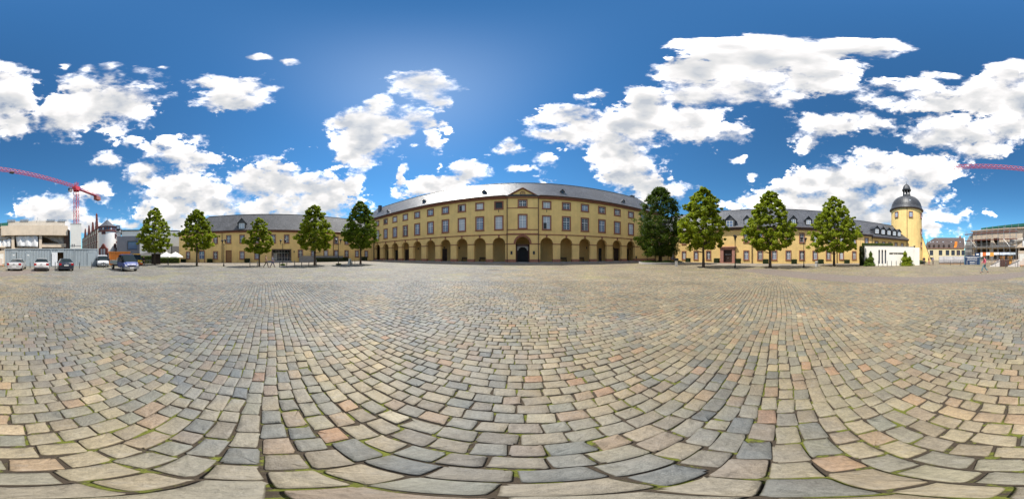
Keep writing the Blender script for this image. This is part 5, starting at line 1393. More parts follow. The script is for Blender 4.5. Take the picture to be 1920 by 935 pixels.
HG = 'clipped cube bushes along the facades'
for i, (F, px, w_, h_, lab) in enumerate((
    (LF, 344, 1.25, 1.0, 'clipped dark cube bush at the free end of the shaded wing'),
    (LF, 393.5, 1.3, 1.0, 'clipped dark cube bush between the stone-posted door and the brown downpipe'),
    (LF, 463.5, 1.35, 1.05, 'clipped dark cube bush just before the thin small maple'),
    (LF, 646.6, 1.7, 1.15, 'clipped dark cube bush beyond the long low hedge'),
    (LF, 682.5, 1.7, 1.2, 'clipped cube bush behind the trunk of the corner maple'),
    (RF, 1290, 1.0, .95, 'clipped green cube bush next to the evergreen bed on the sunny wing'),
    (RF, 1344, 1.1, 1.0, 'clipped green cube bush on the evergreen side of the sandstone portal'),
    (RF, 1383.8, 1.15, 1.0, 'clipped green cube bush on the tower side of the sandstone portal'),
    (RF, 1435.6, 1.15, .95, 'clipped green cube bush just before the round-crowned maple trunk'),
    (RF, 1489, 1.1, .95, 'clipped green cube bush midway between the two sunny lamp posts, under a dormer'),
    (RF, 1539, 1.1, .95, 'clipped green cube bush by the litter bin of the sunny wing'),
    (RF, 1588, 1.05, .9, 'clipped green cube bush at the foot of the wall behind the pyramid maple shadow'))):
    x, y = wall_spot(F, px, 1.1); o = bush('clipped_bush', lab, 'bush', x, y, w_, w_*.9, h_, 900, seed=30+i, rot=F.rot, group=HG)
x, y = wall_spot(LF, 619.5, 2.6); bush('hedge', 'long low clipped hedge before the grey ramp wall', 'hedge', x, y, 7.6, 1.1, 1.05, 3200, seed=50, rot=LF.rot)
# raised bed of the evergreen
x, y = at(1240, 31.2)
def bed():
    P = thing('planting_bed', 'raised kerbed bed of ground ivy under the dark evergreen', 'planting bed', (x, y, gz(y)), 0)
    m = MB(); m.lathe([(4.3, -.2), (4.3, .32), (4.1, .34), (4.05, .2)], 36); m.build('kerb', conc, P)
    rng = np.random.default_rng(3); n = 6000; a = rng.uniform(0, 6.283, n); r = 4.05*np.sqrt(rng.random(n)); C = np.stack([r*np.cos(a), r*np.sin(a), .25+.2*rng.random(n)+.15*np.sin(a*5)*np.cos(r*2)], 1)
    leaf_mesh('foliage', C, rng.normal(0, .5, (n, 3))+np.array([0, 0, 1]), rng.uniform(.08, .18, n), rng.random(n), leaf_hedge, P)
    m = MB(); m.lathe([(4.1, .22), (0, .24)], 36); m.build('soil', JOINT, P)
bed()
# shrubs by the annexe
A, ad, an = ANX
def anx(px, off):
    t = th(px); s_, c_ = math.sin(t), math.cos(t); o = A-an*off*(1 if an.x > 0 else -1); dd = ad; den = dd.x*c_-dd.y*s_; k = (o.y*s_-o.x*c_)/den; return (o.x+dd.x*k, o.y+dd.y*k)
def spiky(name, label, px, off, w_, h_, n, seed, mat=leaf_bright, extra=()):
    x, y = anx(px, off); P = thing(name, label, 'shrub', (x, y, gz(y)), 0); rng = np.random.default_rng(seed)
    C = []; 
    for (dx, hh, ww) in ((0, h_, w_),)+tuple(extra):
        k = int(n*hh/h_); t = rng.random(k)**1.1; r = ww/2*(1-t)**.7*np.sqrt(rng.uniform(.1, 1, k))*(1+.3*np.sin(t*17)); a = rng.uniform(0, 6.28, k)
        C.append(np.stack([dx*ad.x+r*np.cos(a), dx*ad.y+r*np.sin(a), t*hh+.03], 1))
    C = np.concatenate(C); nr = np.stack([C[:, 0], C[:, 1], C[:, 2]*0+.6], 1)+rng.normal(0, .5, C.shape)
    leaf_mesh('foliage', C, nr, rng.uniform(.1, .2, len(C)), np.clip(rng.normal(.5, .25, len(C)), 0, 1), mat, P)
    m = MB(); m.tube((0, 0, 0), (0, 0, h_*.8), .05, .02); m.build('branches', bark, P)
spiky('shrub', 'slim pointed green shrub against the pale annexe wall, by the three slots', 1632.5, .8, 1.5, 2.55, 2600, 61, extra=((-.75, 1.35, 1.0),))
spiky('shrub', 'bushy pointed shrub covering the end of the annexe sign band', 1697, .9, 1.9, 2.7, 2600, 62, mat=leaf, extra=((.9, 1.7, 1.7), (.3, 1.5, 1.9)))
x, y = anx(1645, -1.4); o = bush('roof_planting', 'green planting spilling along the flat roof of the annexe', 'plants', x, y, 5.8, 1.4, .55, 2200, mat=leaf_bright, seed=63, rot=math.atan2(ad.y, ad.x), z0=3.58-gz(y)+gz(-14.4)); 
x, y = anx(1619.5, -1.6); bush('climber', 'dark ivy climbing the wing wall behind the annexe corner', 'climber', x, y, .7, 1.6, 3.6, 1800, mat=leaf_hedge, seed=64, size=.12)
x, y = at(1714, 37.0); bush('shrub', 'low bright shrub beyond the annexe, at the foot of the round yellow tower', 'shrub', x, y, 3.2, 1.6, 1.15, 1600, mat=leaf_bright, seed=65, boxy=False, rot=-th(1714))
x, y = at(1726, 38.5); bush('shrub', 'low green shrub beside the standing group of people', 'shrub', x, y, 3.0, 1.5, .95, 1500, mat=leaf_bright, seed=66, boxy=False, rot=-th(1726))
x, y = at(318, 41.0); bush('hedge', 'loose light green hedge beside the white parasols', 'hedge', x, y, 4.8, 1.6, 1.35, 3000, mat=leaf_bright, seed=67, rot=-th(318), size=.14)
x, y = at(272, 41.0); bush('hedge', 'light green hedge behind the railings by the sloping wall', 'hedge', x, y, 4.4, 1.4, 1.9, 2600, mat=leaf_bright, seed=68, rot=-th(272), size=.14)
# tufts at the feet of two lamp posts
for px, py, lab, s_ in ((530.5, 497.6, 'tuft of weeds round the lamp post before the glazed entrance', 71), (635, 496.8, 'tuft of weeds round the lamp post near the corner maple', 72)):
    x, y = ground(px, py); bush('weeds', lab, 'weeds', x, y, .95, .95, .3, 500, mat=leaf_bright, seed=s_, boxy=False, group='weeds at lamp post feet')

# ------------------------------------------------------------------ vehicles
def paint(name, col, rough=0.3): return pbr(name, col, rough, 0.04, 1.5, coat=0.6, spec=0.5)
car_glass = glass_mat('car_glass', (0.02, 0.028, 0.03), 0.03)
car_glass.node_tree.nodes['Bump'].inputs['Strength'].default_value = 0.0
car_glass.node_tree.nodes['Principled BSDF'].inputs['IOR'].default_value = 1.28
car_glass.node_tree.nodes['Principled BSDF'].inputs['Roughness'].default_value = 0.04
tail = pbr('tail_light_red', (0.35, 0.01, 0.015), 0.2, 0.05)
lamp_clear = pbr('headlamp_clear', (0.62, 0.64, 0.66), 0.15, 0.05)
plate_m = pbr('plate_white', (0.72, 0.72, 0.70), 0.5, 0.03)
trim_black = pbr('black_trim', (0.025, 0.025, 0.028), 0.5, 0.1)

def loft(ST, glass_from=0.2):
    """ST: (x, sill z, belt z, top z, half width low, at belt, at top) from the tail to the nose"""
    body, gl = MB(), MB()
    def ring(s):
        x, zb, zm, zt, wl, wm, wt = s
        h = [(wl*.90, zb), (wl, zb+.10), (wl*1.01, (zb+zm)/2), (wm, zm), (wt, max(zm+.01, zt-.05)), (wt*.82, zt), (0, zt+.012)]
        return [(x, -y, z) for y, z in h]+[(x, y, z) for y, z in h[::-1][1:]]
    RG = [ring(s) for s in ST]; n = len(RG[0])
    for a, b, A, B in zip(RG[:-1], RG[1:], ST[:-1], ST[1:]):
        ga, gb = A[3]-A[2] > glass_from, B[3]-B[2] > glass_from
        for i in range(n-1):
            q = [a[i], b[i], b[i+1], a[i+1]]
            side = i in (3, 8); top = i in (4, 5, 6, 7)
            if (side and ga and gb) or (top and (ga != gb)): gl.poly(q)
            elif side and (ga != gb): gl.poly(q)
            else: body.poly(q)
        body.poly([a[0], a[-1], b[-1], b[0]])
    body.poly(RG[0][::-1]); body.poly(RG[-1])
    return body, gl
def wheel(parent, x, y, r=0.32, w=0.2):
    s = 1 if y > 0 else -1
    m = MB(); pr = [(r*.62, -w/2), (r*.94, -w/2), (r, -w*.3), (r, w*.3), (r*.94, w/2), (r*.62, w/2)]
    m.lathe(pr, 22); m.v = [(v[0], v[2], v[1]) for v in m.v]
    o = m.build('wheel', rubber, parent, loc=(x, y, r))
    m = MB(); m.lathe([(r*.62, 0), (r*.55, .03), (r*.2, .045), (0, .05)], 18); m.v = [(v[0], s*(v[2]+w*.36), v[1]) for v in m.v]
    m.build('rim', galv, o); return o
def car(label, px, py, heading, kind, col, group='cars parked before the site containers'):
    x, y = ground(px, py); P = thing('parked_car', label, 'car', (x, y, gz(y)), R(90-heading), group)
    if kind == 'hatch':
        ST = [(0, .42, .62, .66, .74, .72, .70), (.05, .27, .92, .97, .84, .80, .76), (.12, .22, .98, 1.04, .86, .82, .74), (.52, .2, .98, 1.44, .87, .84, .60), (1.3, .2, .97, 1.49, .88, .85, .61), (2.2, .2, .96, 1.47, .88, .85, .60), (3.0, .2, .95, 1.02, .87, .83, .74), (3.6, .2, .84, .90, .86, .79, .68), (3.9, .25, .70, .76, .80, .73, .60), (3.98, .35, .55, .6, .68, .62, .52)]
    elif kind == 'wagon':
        ST = [(0, .42, .62, .66, .74, .72, .70), (.06, .27, .93, .98, .86, .82, .77), (.16, .22, 1.0, 1.05, .88, .84, .75), (.75, .2, 1.0, 1.42, .89, .86, .60), (1.6, .2, .98, 1.47, .89, .86, .61), (2.4, .2, .97, 1.45, .89, .86, .60), (3.2, .2, .96, 1.02, .88, .84, .74), (4.0, .2, .85, .90, .86, .80, .68), (4.3, .25, .70, .76, .80, .73, .60), (4.4, .35, .55, .6, .68, .62, .52)]
    else:
        ST = [(0, .42, .64, .68, .76, .74, .72), (.05, .27, .90, .95, .86, .82, .76), (.5, .22, .95, 1.0, .88, .84, .76), (.85, .2, .96, 1.03, .89, .85, .74), (1.55, .2, .96, 1.36, .89, .86, .58), (2.2, .2, .95, 1.42, .89, .86, .60), (2.8, .2, .95, 1.38, .89, .86, .58), (3.55, .2, .95, 1.0, .88, .84, .74), (4.2, .2, .82, .87, .86, .79, .68), (4.5, .28, .66, .72, .78, .70, .58)]
    b, g = loft(ST); b.build('body', col, P, smooth=True, merge=True); g.build('windows', car_glass, P, smooth=True)
    L = ST[-1][0]
    for wx in (.75, L-.85):
        for wy in (-.80, .80): wheel(P, wx, wy)
    for s in (-1, 1):
        m = MB(); m.box(-.005, .22, s*.56, s*.855, .70, .93); m.build('tail_light', tail, P)
        m = MB(); m.box(L-.22, L-.05, s*.45, s*.74, .56, .70); m.build('headlight', lamp_clear, P)
        m = MB(); m.box(2.6 if kind != 'hatch' else 2.35, 2.78 if kind != 'hatch' else 2.53, s*.88, s*1.03, .93, 1.07); m.build('wing_mirror', col, P)
    m = MB(); m.box(-.03, -.005, -.26, .26, .62 if kind != 'saloon' else .46, .73 if kind != 'saloon' else .57); m.build('number_plate', plate_m, P)
    m = MB(); m.box(-.07, .06, -.78, .78, .27, .44); m.build('bumper', trim_black if kind == 'hatch' else col, P)
    m = MB(); m.box(-.02, .0, -.1, .1, .80, .86); m.build('boot_handle', galv, P)
    return P
car('silver saloon parked rear towards the square, outermost before the containers', 26, 508.0, -167, 'saloon', paint('silver_paint', (0.42, 0.41, 0.40)))
car('white-silver hatchback parked rear on before the closed container door', 77.5, 508.6, -167, 'hatch', paint('pale_silver_paint', (0.60, 0.58, 0.57)))
car('dark navy saloon parked before the open white container door', 124.5, 508.3, -166, 'wagon', paint('navy_paint', (0.018, 0.022, 0.035)))

def cab(P, x0, col, roof=1.93, length=2.15, w=.92, bumper=None):
    L = length
    ST = [(x0, .42, 1.05, roof-.02, w, w, w*.82), (x0+.9, .38, 1.05, roof, w, w, w*.82), (x0+.98, .38, 1.05, roof-.03, w, w, w*.80), (x0+1.78, .38, 1.02, 1.08, w, w*.96, w*.80), (x0+L-.12, .42, .82, .90, w*.97, w*.9, w*.74), (x0+L, .46, .66, .72, w*.88, w*.82, w*.66)]
    b, g = loft(ST); b.build('cab', col, P, smooth=False, merge=True); g.build('windows', car_glass, P)
    X = x0+L
    m = MB(); m.box(X-.32, X+.05, -w*.98, w*.98, .28, .56); m.build('bumper', bumper or pbr('grey_bumper', (0.16, 0.165, 0.17), 0.6), P)
    for s in (-1, 1):
        m = MB(); m.box(X-.2, X+.012, s*w*.62, s*w*.90, .62, .76); m.build('headlight', lamp_clear, P)
        m = MB(); m.box(x0+1.2, x0+1.32, s*w, s*(w+.24), 1.08, 1.36); m.build('wing_mirror', trim_black, P)
        m = MB(); m.box(x0+.1, x0+.95, s*(w+.001), s*(w+.012), .98, 1.0); m.build('door_line', trim_black, P)
    m = MB(); m.box(X+.05, X+.065, -.26, .26, .36, .47); m.build('number_plate', plate_m, P)
    m = MB(); m.box(X-.06, X+.03, -w*.45, w*.45, .60, .72); m.build('grille', trim_black, P)
def pickup():
    rr = 20.6; x, y = at(231, rr); hd = 16.5
    P = thing('pickup_truck', 'blue dropside pickup truck with a grey bed, front facing the square', 'truck', (x, y, gz(y)), R(90-hd))
    blue = pbr('blue_paint', (0.020, 0.045, 0.20), 0.45, 0.04, 1.5)
    O = -2.5
    cab(P, O+2.95, blue, 1.95, 2.1)
    m = MB(); z0, z1, w = .78, 1.18, .96
    m.box(O, O+2.85, -w, w, z0-.06, z0); m.box(O, O+2.85, -w, -w+.04, z0, z1); m.box(O, O+2.85, w-.04, w, z0, z1); m.box(O, O+.04, -w+.04, w-.04, z0, z1); m.box(O+2.81, O+2.85, -w+.04, w-.04, z0, z1+.35)
    for k in range(5): m.box(O+.05+k*.7, O+.10+k*.7, -w-.02, -w, z0, z1); m.box(O+.05+k*.7, O+.10+k*.7, w, w+.02, z0, z1)
    m.build('dropside_bed', pbr('grey_bed', (0.28, 0.33, 0.33), 0.6), P)
    m = MB(); m.box(O+.1, O+4.6, -.4, .4, .45, .72); m.build('chassis', trim_black, P)
    for wx in (O+.95, O+4.25):
        for wy in (-.83, .83): wheel(P, wx, wy, .33, .22)
    m = MB(); 
    rng = random.Random(4)
    for k in range(5): a = rng.uniform(.3, 2.0); m.tube((O+a, rng.uniform(-.7, .7), z0+.08), (O+a+.7, rng.uniform(-.7, .7), z1+rng.uniform(0, .25)), .05)
    m.build('load', brownwood, P)
pickup()
def van(label, px, py, heading, col, H=2.3, L=4.7, back=None, rear_name='load_box', bumper=None):
    x, y = ground(px, py); P = thing('van', label, 'van', (x, y, gz(y)), R(90-heading))
    O = -L+.6
    cab(P, O+L-2.15, col, min(H-.15, 2.15), 2.15, .93, bumper)
    m = MB(); m.prism([(-.93, .4), (-.95, 1.2), (-.84, H-.08), (-.7, H), (.7, H), (.84, H-.08), (.95, 1.2), (.93, .4)], 'x', O, O+L-2.1); m.build(rear_name, back or col, P)
    for wx in (O+.85, O+L-.8):
        for wy in (-.82, .82): wheel(P, wx, wy, .33, .22)
    return P
yel = paint('yellow_paint', (0.80, 0.50, 0.02))
v = van('bright yellow van with an orange-red bumper behind the blue pickup', 257, 498.2, 35, yel, 2.25, 4.4, bumper=pbr('orange_bumper', (0.55, 0.12, 0.03), 0.5))
m = MB(); m.box(-1.2, 1.2, -.02, .0, 0, .1)
v = van('white delivery van, cab half hidden between container row and pickup', 193, 500.5, 28, paint('white_van_paint', (0.62, 0.63, 0.65)), 2.0, 4.6)
def skip():
    F = Face(math.degrees(th(224)), 29.5); P = thing('skip_container', 'large orange open-topped skip container standing behind the blue pickup', 'container', F.loc, F.rot)
    F_g = gz(F.loc[1]); z0 = F_g+.15; zt = F.z(224, 471.5); u0, u1 = F.u(203.5), F.u(244.5); om = pbr('orange_skip_paint', (0.60, 0.20, 0.03), 0.6, 0.12, 1.5)
    m = MB(); m.prism([(u0, zt), (u0+.2, z0), (u1-.4, z0), (u1, zt), (u1-.1, zt), (u1-.45, z0+.1), (u0+.28, z0+.1), (u0+.1, zt)], 'y', 0, 2.2)
    m.build('tub', om, P)
    m = MB(); m.box(u0+.1, u1-.1, -.02, .03, z0+.1, zt-.04); m.build('side_panel', om, P)
    m = MB(); 
    m.box(u0-.04, u1+.04, -.09, -.02, zt-.12, zt)
    for k in range(9): a = u0+.25+(u1-u0-.6)*k/8; m.box(a-.05, a+.05, -.08, -.021, z0+.1, zt-.121)
    m.build('ribs', om, P)
skip()

# ------------------------------------------------------------------ site containers
def containers():
    n = -165.6; D = 29.0; F = Face(n, D); gmid = gz(F.loc[1])
    P = thing('site_container', 'long row of joined grey corrugated site cabins with an open white door', 'container', (F.loc[0], F.loc[1], 0), F.rot)
    u0, u1 = F.u(9.8), F.u(183.2); zt = F.z(97, 465.9); z0 = gmid-.02
    cm = pbr('grey_container_paint', (0.33, 0.375, 0.40), 0.55, 0.06, 1.0, streak=.12)
    ops = [(F.u(108), F.u(118), z0+.12, F.z(112, 473)), (F.u(21), F.u(30.5), z0+.12, F.z(25, 473)), (F.u(48.5), F.u(57.5), z0+.12, F.z(53, 473)), (F.u(164.5), F.u(179.5), z0+.12, F.z(172, 473))]
    m = MB()
    # corrugation: trapezoid waves along the wall, flat where the doors are
    u = u0; w = .28; pts = []
    def flat(a): return any(o[0]-.05 < a < o[1]+.05 for o in ops) or F.u(97) < a < F.u(108)
    zt2 = zt-.14; zb2 = z0+.16
    while u < u1:
        b = min(u+w, u1); 
        inop = [o for o in ops if o[0]-.02 < (u+b)/2 < o[1]+.02]
        if inop: m.poly([(u, 0, inop[0][3]), (b, 0, inop[0][3]), (b, 0, zt2), (u, 0, zt2)])
        else:
            q = [(u, 0), (u+w*.3, 0), (u+w*.5, .045), (u+w*.8, .045), (b, 0)]
            for (a, ya), (c, yc) in zip(q[:-1], q[1:]): m.poly([(a, ya, zb2), (c, yc, zb2), (c, yc, zt2), (a, ya, zt2)])
        u = b
    m.poly([(u0, 0, z0), (u0, 2.4, z0), (u0, 2.4, zt), (u0, 0, zt)]); m.poly([(u1, 0, z0), (u1, 2.4, z0), (u1, 2.4, zt), (u1, 0, zt)]); m.poly([(u0, 2.4, z0), (u1, 2.4, z0), (u1, 2.4, zt), (u0, 2.4, zt)]); m.poly([(u0, 0, zt-.01), (u1, 0, zt-.01), (u1, 2.4, zt-.01), (u0, 2.4, zt-.01)])
    m.build('wall', cm, P)
    m = MB(); m.box(u0-.03, u1+.03, -.05, .1, zt-.16, zt+.02); m.box(u0-.03, u1+.03, -.04, .1, z0+.04, z0+.17)
    for px in (9.8, 95.5, 140, 183.2): uu = F.u(px); m.box(uu-.07, uu+.07, -.045, .1, z0+.04, zt)
    m.build('frame', cm, P)
    for o in ops[1:]:
        d = MB(); d.box(o[0]+.04, o[1]-.04, -.01, .04, o[2], o[3]-.04); dd = d.build('door', pbr('container_door', (0.35, 0.40, 0.425), 0.5, .04), P)
        d = MB(); d.box(o[1]-.22, o[1]-.12, -.05, -.01, (o[2]+o[3])/2-.02, (o[2]+o[3])/2+.02); d.build('handle', galv, dd)
        if o is not ops[3]:
            d = MB(); c = (o[0]+o[1])/2; d.box(c-.17, c+.17, -.016, -.01, o[3]-.62, o[3]-.38); d.build('door_notice', white, dd)
        d = MB(); 
        d.box(o[0]-.02, o[0]+.04, -.03, .05, o[2], o[3]); d.box(o[1]-.04, o[1]+.02, -.03, .05, o[2], o[3]); d.box(o[0]+.04, o[1]-.04, -.03, .05, o[3]-.04, o[3]+.02); d.build('door_frame', cm, P)
    o = ops[0]
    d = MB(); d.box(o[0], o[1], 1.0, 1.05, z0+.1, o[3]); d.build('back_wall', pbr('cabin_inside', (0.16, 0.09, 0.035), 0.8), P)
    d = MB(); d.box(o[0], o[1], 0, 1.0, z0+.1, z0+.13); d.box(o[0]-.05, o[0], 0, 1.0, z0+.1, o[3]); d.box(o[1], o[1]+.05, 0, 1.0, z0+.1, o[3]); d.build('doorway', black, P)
    d = MB(); d.box(F.u(97.3), F.u(107.8), -.14, -.08, z0+.12, o[3]); d.build('open_door', pbr('white_door', (0.78, 0.79, 0.80), 0.45, .03), P)
    for k in range(10):
        d = MB(); uu = u0+.4+(u1-u0-.8)*k/9; d.box(uu-.22, uu+.22, .0, .4, z0-.15, z0+.04); d.build('foot_block', darkwood, P)
containers()

# ------------------------------------------------------------------ site sign, hoardings, heaps
def info_board():
    F = Face(math.degrees(th(1823)), 35.5); g = gz(F.loc[1]); P = thing('info_board', 'wide navy blue site board with rows of white lettering on two posts', 'sign', F.loc, F.rot)
    u0, u1 = F.u(1808.7), F.u(1837); zt, zb = F.z(1823, 479.3), g+.02
    m = MB(); m.box(u0, u1, 0, .06, zb, zt); b = m.build('panel', pbr('navy_board', (0.015, 0.04, 0.10), 0.5, .08), P)
    H = zt-zb; W = u1-u0
    rng = random.Random(9)
    for (t, a, c, h) in ((.86, .06, .97, .07), (.72, .18, .84, .085), (.53, .17, .83, .065), (.28, .34, .66, .11), (.09, .34, .66, .045)):
        x = u0+a*W; m = MB()
        while x < u0+c*W-.05:
            ww = rng.uniform(.03, .10); m.box(x, min(x+ww, u0+c*W), -.012, -.001, zb+t*H-h*H/2, zb+t*H+h*H/2*(rng.uniform(.5, 1))); x += ww+.03
        m.build('text_line', white, b)
    tf = pbr('teal_frame', (0.10, 0.22, 0.26), 0.5)
    for a, c in ((u0-.1, u0), (u1, u1+.08)):
        m = MB(); m.box(a, c, -.02, .08, g-.1, zt+.05); m.build('frame', tf, P)
    for a, c in ((.14, .18), (.73, .77)):
        m = MB(); m.box(u0+W*a, u0+W*c, -.05, -.02, g, zb+H*.45); m.build('post', galv, P)
    m = MB(); m.box(F.u(1828), F.u(1837.5), .3, .36, g, F.z(1830, 473.5)); p2 = m.build('rear_panel', bpy.data.materials['navy_board'], P)
    m = MB(); m.box(F.u(1830.5), F.u(1835.5), .285, .299, F.z(1830, 478), F.z(1830, 475.5)); m.build('rear_lettering', white, p2)
info_board()
def bulge():
    F = Face(math.degrees(th(1786)), 39.0); g = gz(F.loc[1]); P = thing('covered_stack', 'low bulging stack of materials under a taut grey sheet beside the navy board', 'stack', F.loc, F.rot)
    u0, u1 = F.u(1761), F.u(1810); zt = F.z(1786, 480)
    m = MB(); n = 26; prof = [(-.9, g-.1), (-1.1, g+.5), (-.95, g+1.1), (-.5, zt-.12), (0, zt), (1.2, zt-.05), (1.6, g-.1)]
    for i in range(n):
        a, b = u0+(u1-u0)*i/n, u0+(u1-u0)*(i+1)/n
        fa, fb = (1+.07*math.sin(i*1.3)), (1+.07*math.sin((i+1)*1.3))
        for p, q in zip(prof[:-1], prof[1:]): m.poly([(a, p[0]*fa, p[1]-.05*math.sin(i*.7)), (b, p[0]*fb, p[1]-.05*math.sin((i+1)*.7)), (b, q[0]*fb, q[1]-.05*math.sin((i+1)*.7)), (a, q[0]*fa, q[1]-.05*math.sin(i*.7))])
    for u in (u0, u1): m.poly([(u, p[0], p[1]) for p in prof])
    m.build('sheet', pbr('grey_sheet', (0.27, 0.255, 0.25), 0.6, 0.15, 1.5), P, smooth=True)
    m = MB(); m.box(u0+.2, u1-.1, -1.25, -1.05, g-.05, g+.15); m.build('timber', brownwood, P)
bulge()
def hoarding():
    F = Face(math.degrees(th(1876)), 30.5); g = gz(F.loc[1]); P = thing('site_fence', 'open mesh site fence hung with orange and white sheets', 'fence', F.loc, F.rot)
    zt, zm = F.z(1876, 473), F.z(1876, 481.5)
    org = pbr('orange_sheet', (0.72, 0.17, 0.04), 0.6); amb = pbr('amber_sheet', (0.72, 0.33, 0.05), 0.6); wh = pbr('white_sheet', (0.80, 0.76, 0.74), 0.6, .05); bl = pbr('pale_blue_sheet', (0.55, 0.60, 0.68), 0.5, .08)
    for a, b, mt, zz in ((1838.5, 1842.5, wh, zm), (1842.5, 1849, org, F.z(1845, 479.5)), (1849, 1856.3, wh, F.z(1852, 478.5)), (1856.3, 1863.5, amb, F.z(1860, 480)), (1863.5, 1873, wh, F.z(1868, 477.5)), (1874, 1892, bl, F.z(1880, 477.5)), (1892, 1904, pbr('grey_blue_sheet', (.42, .47, .50), .6), F.z(1898, 477.5))):
        m = MB(); u0, u1 = F.u(a), F.u(b); n = 6
        for i in range(n):
            s0, s1 = u0+(u1-u0)*i/n, u0+(u1-u0)*(i+1)/n; y0, y1 = .05*math.sin(i*2.1), .05*math.sin((i+1)*2.1)
            for d in (0, .02): m.poly([(s0, y0+d-.06, zz-.03*math.sin(i)), (s1, y1+d-.06, zz-.03*math.sin(i+1)), (s1, y1+d, zt), (s0, y0+d, zt)])
        m.build('sheet', mt, P)
    for k in range(8):
        u = F.u(1838.5)+(F.u(1911)-F.u(1838.5))*k/7; m = MB(); m.tube((u, 0.08, g-.02), (u, 0.08, zt+.05), .035); m.build('post', galv, P)
    m = MB(); u0, u1 = F.u(1838.5), F.u(1911)
    for k in range(46): u = u0+(u1-u0)*k/45; m.tube((u, .09, g+.1), (u, .09, zt-.1), .008, n=3, caps=False)
    for z in (g+.12, (g+zt)/2, zt-.08): m.tube((u0, .09, z), (u1, .09, z), .018, n=4)
    m.build('mesh_panel', galv, P)
hoarding()
def stair_unit(label, px0, px1, r, zt_py, flip=1):
    F = Face(math.degrees(th((px0+px1)/2)), r); g = gz(F.loc[1]); u0, u1 = F.u(px0), F.u(px1); zt = F.z((px0+px1)/2, zt_py)
    P = thing('stair_flight', label, 'stair part', F.loc, F.rot, 'precast stair flights stored before the fence')
    m = MB(); n = 7; prof = [(u0, g), (u1, g), (u1, zt)]
    for i in range(n): a = u1-(u1-u0)*(i+.5)/n; prof += [(a, zt-(zt-g)*i/n), (a, zt-(zt-g)*(i+1)/n+.02)]
    m.prism(prof, 'y', -1.1, -.1); m.build('flight', pbr('new_concrete', (0.60, 0.56, 0.53), 0.8, .08), P)
    m = MB(); m.prism([(u0+.15, g+.28), (u1-.05, zt-.15), (u1-.05, zt-.32), (u0+.35, g+.22)], 'y', -1.12, -1.1); m.box(u1-.8, u1-.74, -1.12, -1.1, g, g+.65); m.build('side_band', pbr('dark_band', (0.14, 0.13, 0.13), .8), P)
    for k in range(7): m = MB(); u = u0+(u1-u0)*(k+.5)/7; m.tube((u, -.6, g+(zt-g)*(k+.5)/7), (u, -.6, g+(zt-g)*(k+.5)/7+.5), .02, n=4); m.build('starter_bar', stone, P)
stair_unit('pale precast stair flight on the ground under the amber sheet', 1855, 1874.3, 29.4, 486.5)
stair_unit('pale precast stair flight next to the white base wall, under the pale blue sheet', 1888.5, 1911.5, 29.4, 485.5)
def crate():
    F = Face(math.degrees(th(1881)), 29.3); g = gz(F.loc[1]); P = thing('crate', 'dark brown slatted crate standing between the two stair flights', 'crate', F.loc, F.rot)
    m = MB(); m.box(-1.0, 1.0, -.9, -.1, g+.05, F.z(1881, 487)); m.build('box', pbr('maroon_wood', (0.10, 0.05, 0.045), .8, .3, 4), P)
    m = MB(); zt = F.z(1881, 487)
    for k in range(7): u = -1+k*.333; m.box(u-.04, u+.04, -.94, -.9, g, zt)
    m.build('slats', darkwood, P)
crate()
for px, lab, c in ((1879.5, 'small orange-brown barrel above the dark crate, in a stack of goods', (0.55, 0.26, 0.08)), (1893.5, 'orange cable drum behind the second stair flight', (0.62, 0.30, 0.06))):
    F = Face(math.degrees(th(px)), 31.6); g = gz(F.loc[1]); P = thing('drum', lab, 'drum', F.loc, F.rot); zt = F.z(px, 480.5)
    m = MB(); rr = .55; m.lathe([(0, g), (rr, g), (rr, g+.12), (rr*.8, g+.14), (rr*.8, zt-.14), (rr, zt-.12), (rr, zt), (0, zt)], 20); m.build('barrel', pbr('drum_orange_%d' % px, c, .6, .15), P)
F = Face(math.degrees(th(1915)), 28.8); g_ = gz(F.loc[1])
P = thing('pallet', 'orange-brown timber pallet at the foot of the white base wall', 'pallet', F.loc, F.rot)
m = MB(); m.box(-.9, 1.1, -.5, .5, g_+.22, g_+.28); 
for a in (-.9, 0, .95): m.box(a, a+.15, -.5, .5, g_, g_+.221)
m.build('boards', pbr('pallet_wood', (0.45, 0.20, 0.08), .8, .2), P)
m = MB(); m.prism([(-.7, g_+.28), (-.7, g_+1.0), (.2, g_+1.0), (.2, g_+1.45), (.9, g_+1.45), (.9, g_+.28)], 'y', -.4, .45); m.build('wrapped_blocks', pbr('wrapped_blocks', (0.62, 0.52, 0.45), .6, .1), P)

# brown boarded bin store, railings, white parasols
F = Face(math.degrees(th(292.5)), 36.0); g_ = gz(F.loc[1])
P = thing('bin_store', 'dark brown boarded bin store behind the trunk of the tall loose maple', 'shed', F.loc, F.rot)
m = MB(); zt = F.z(292, 476); m.box(F.u(284), F.u(300.8), 0, 2, g_, zt); m.build('wall', darkwood, P)
m = MB()
for k in range(9): u = F.u(284)+(F.u(300.8)-F.u(284))*k/8; m.box(u-.02, u+.02, -.03, 0, g_, zt+.05)
m.build('battens', black, P)
m = MB(); m.box(F.u(284)-.05, F.u(300.8)+.05, -.06, 2.06, zt+.05, zt+.1); m.build('roof', slate_dark, P)
F = Face(math.degrees(th(272)), 33.5); g_ = gz(F.loc[1])
P = thing('railing', 'grey steel railing before the light green hedge', 'railing', F.loc, F.rot)
for k in range(8):
    u = F.u(263)+(F.u(283)-F.u(263))*k/7; m = MB(); m.tube((u, 0, g_), (u, 0, g_+1.0), .03); m.build('post', galv, P)
m = MB(); m.tube((F.u(263), 0, g_+1.0), (F.u(283), 0, g_+1.0), .03); m.build('top_rail', galv, P)
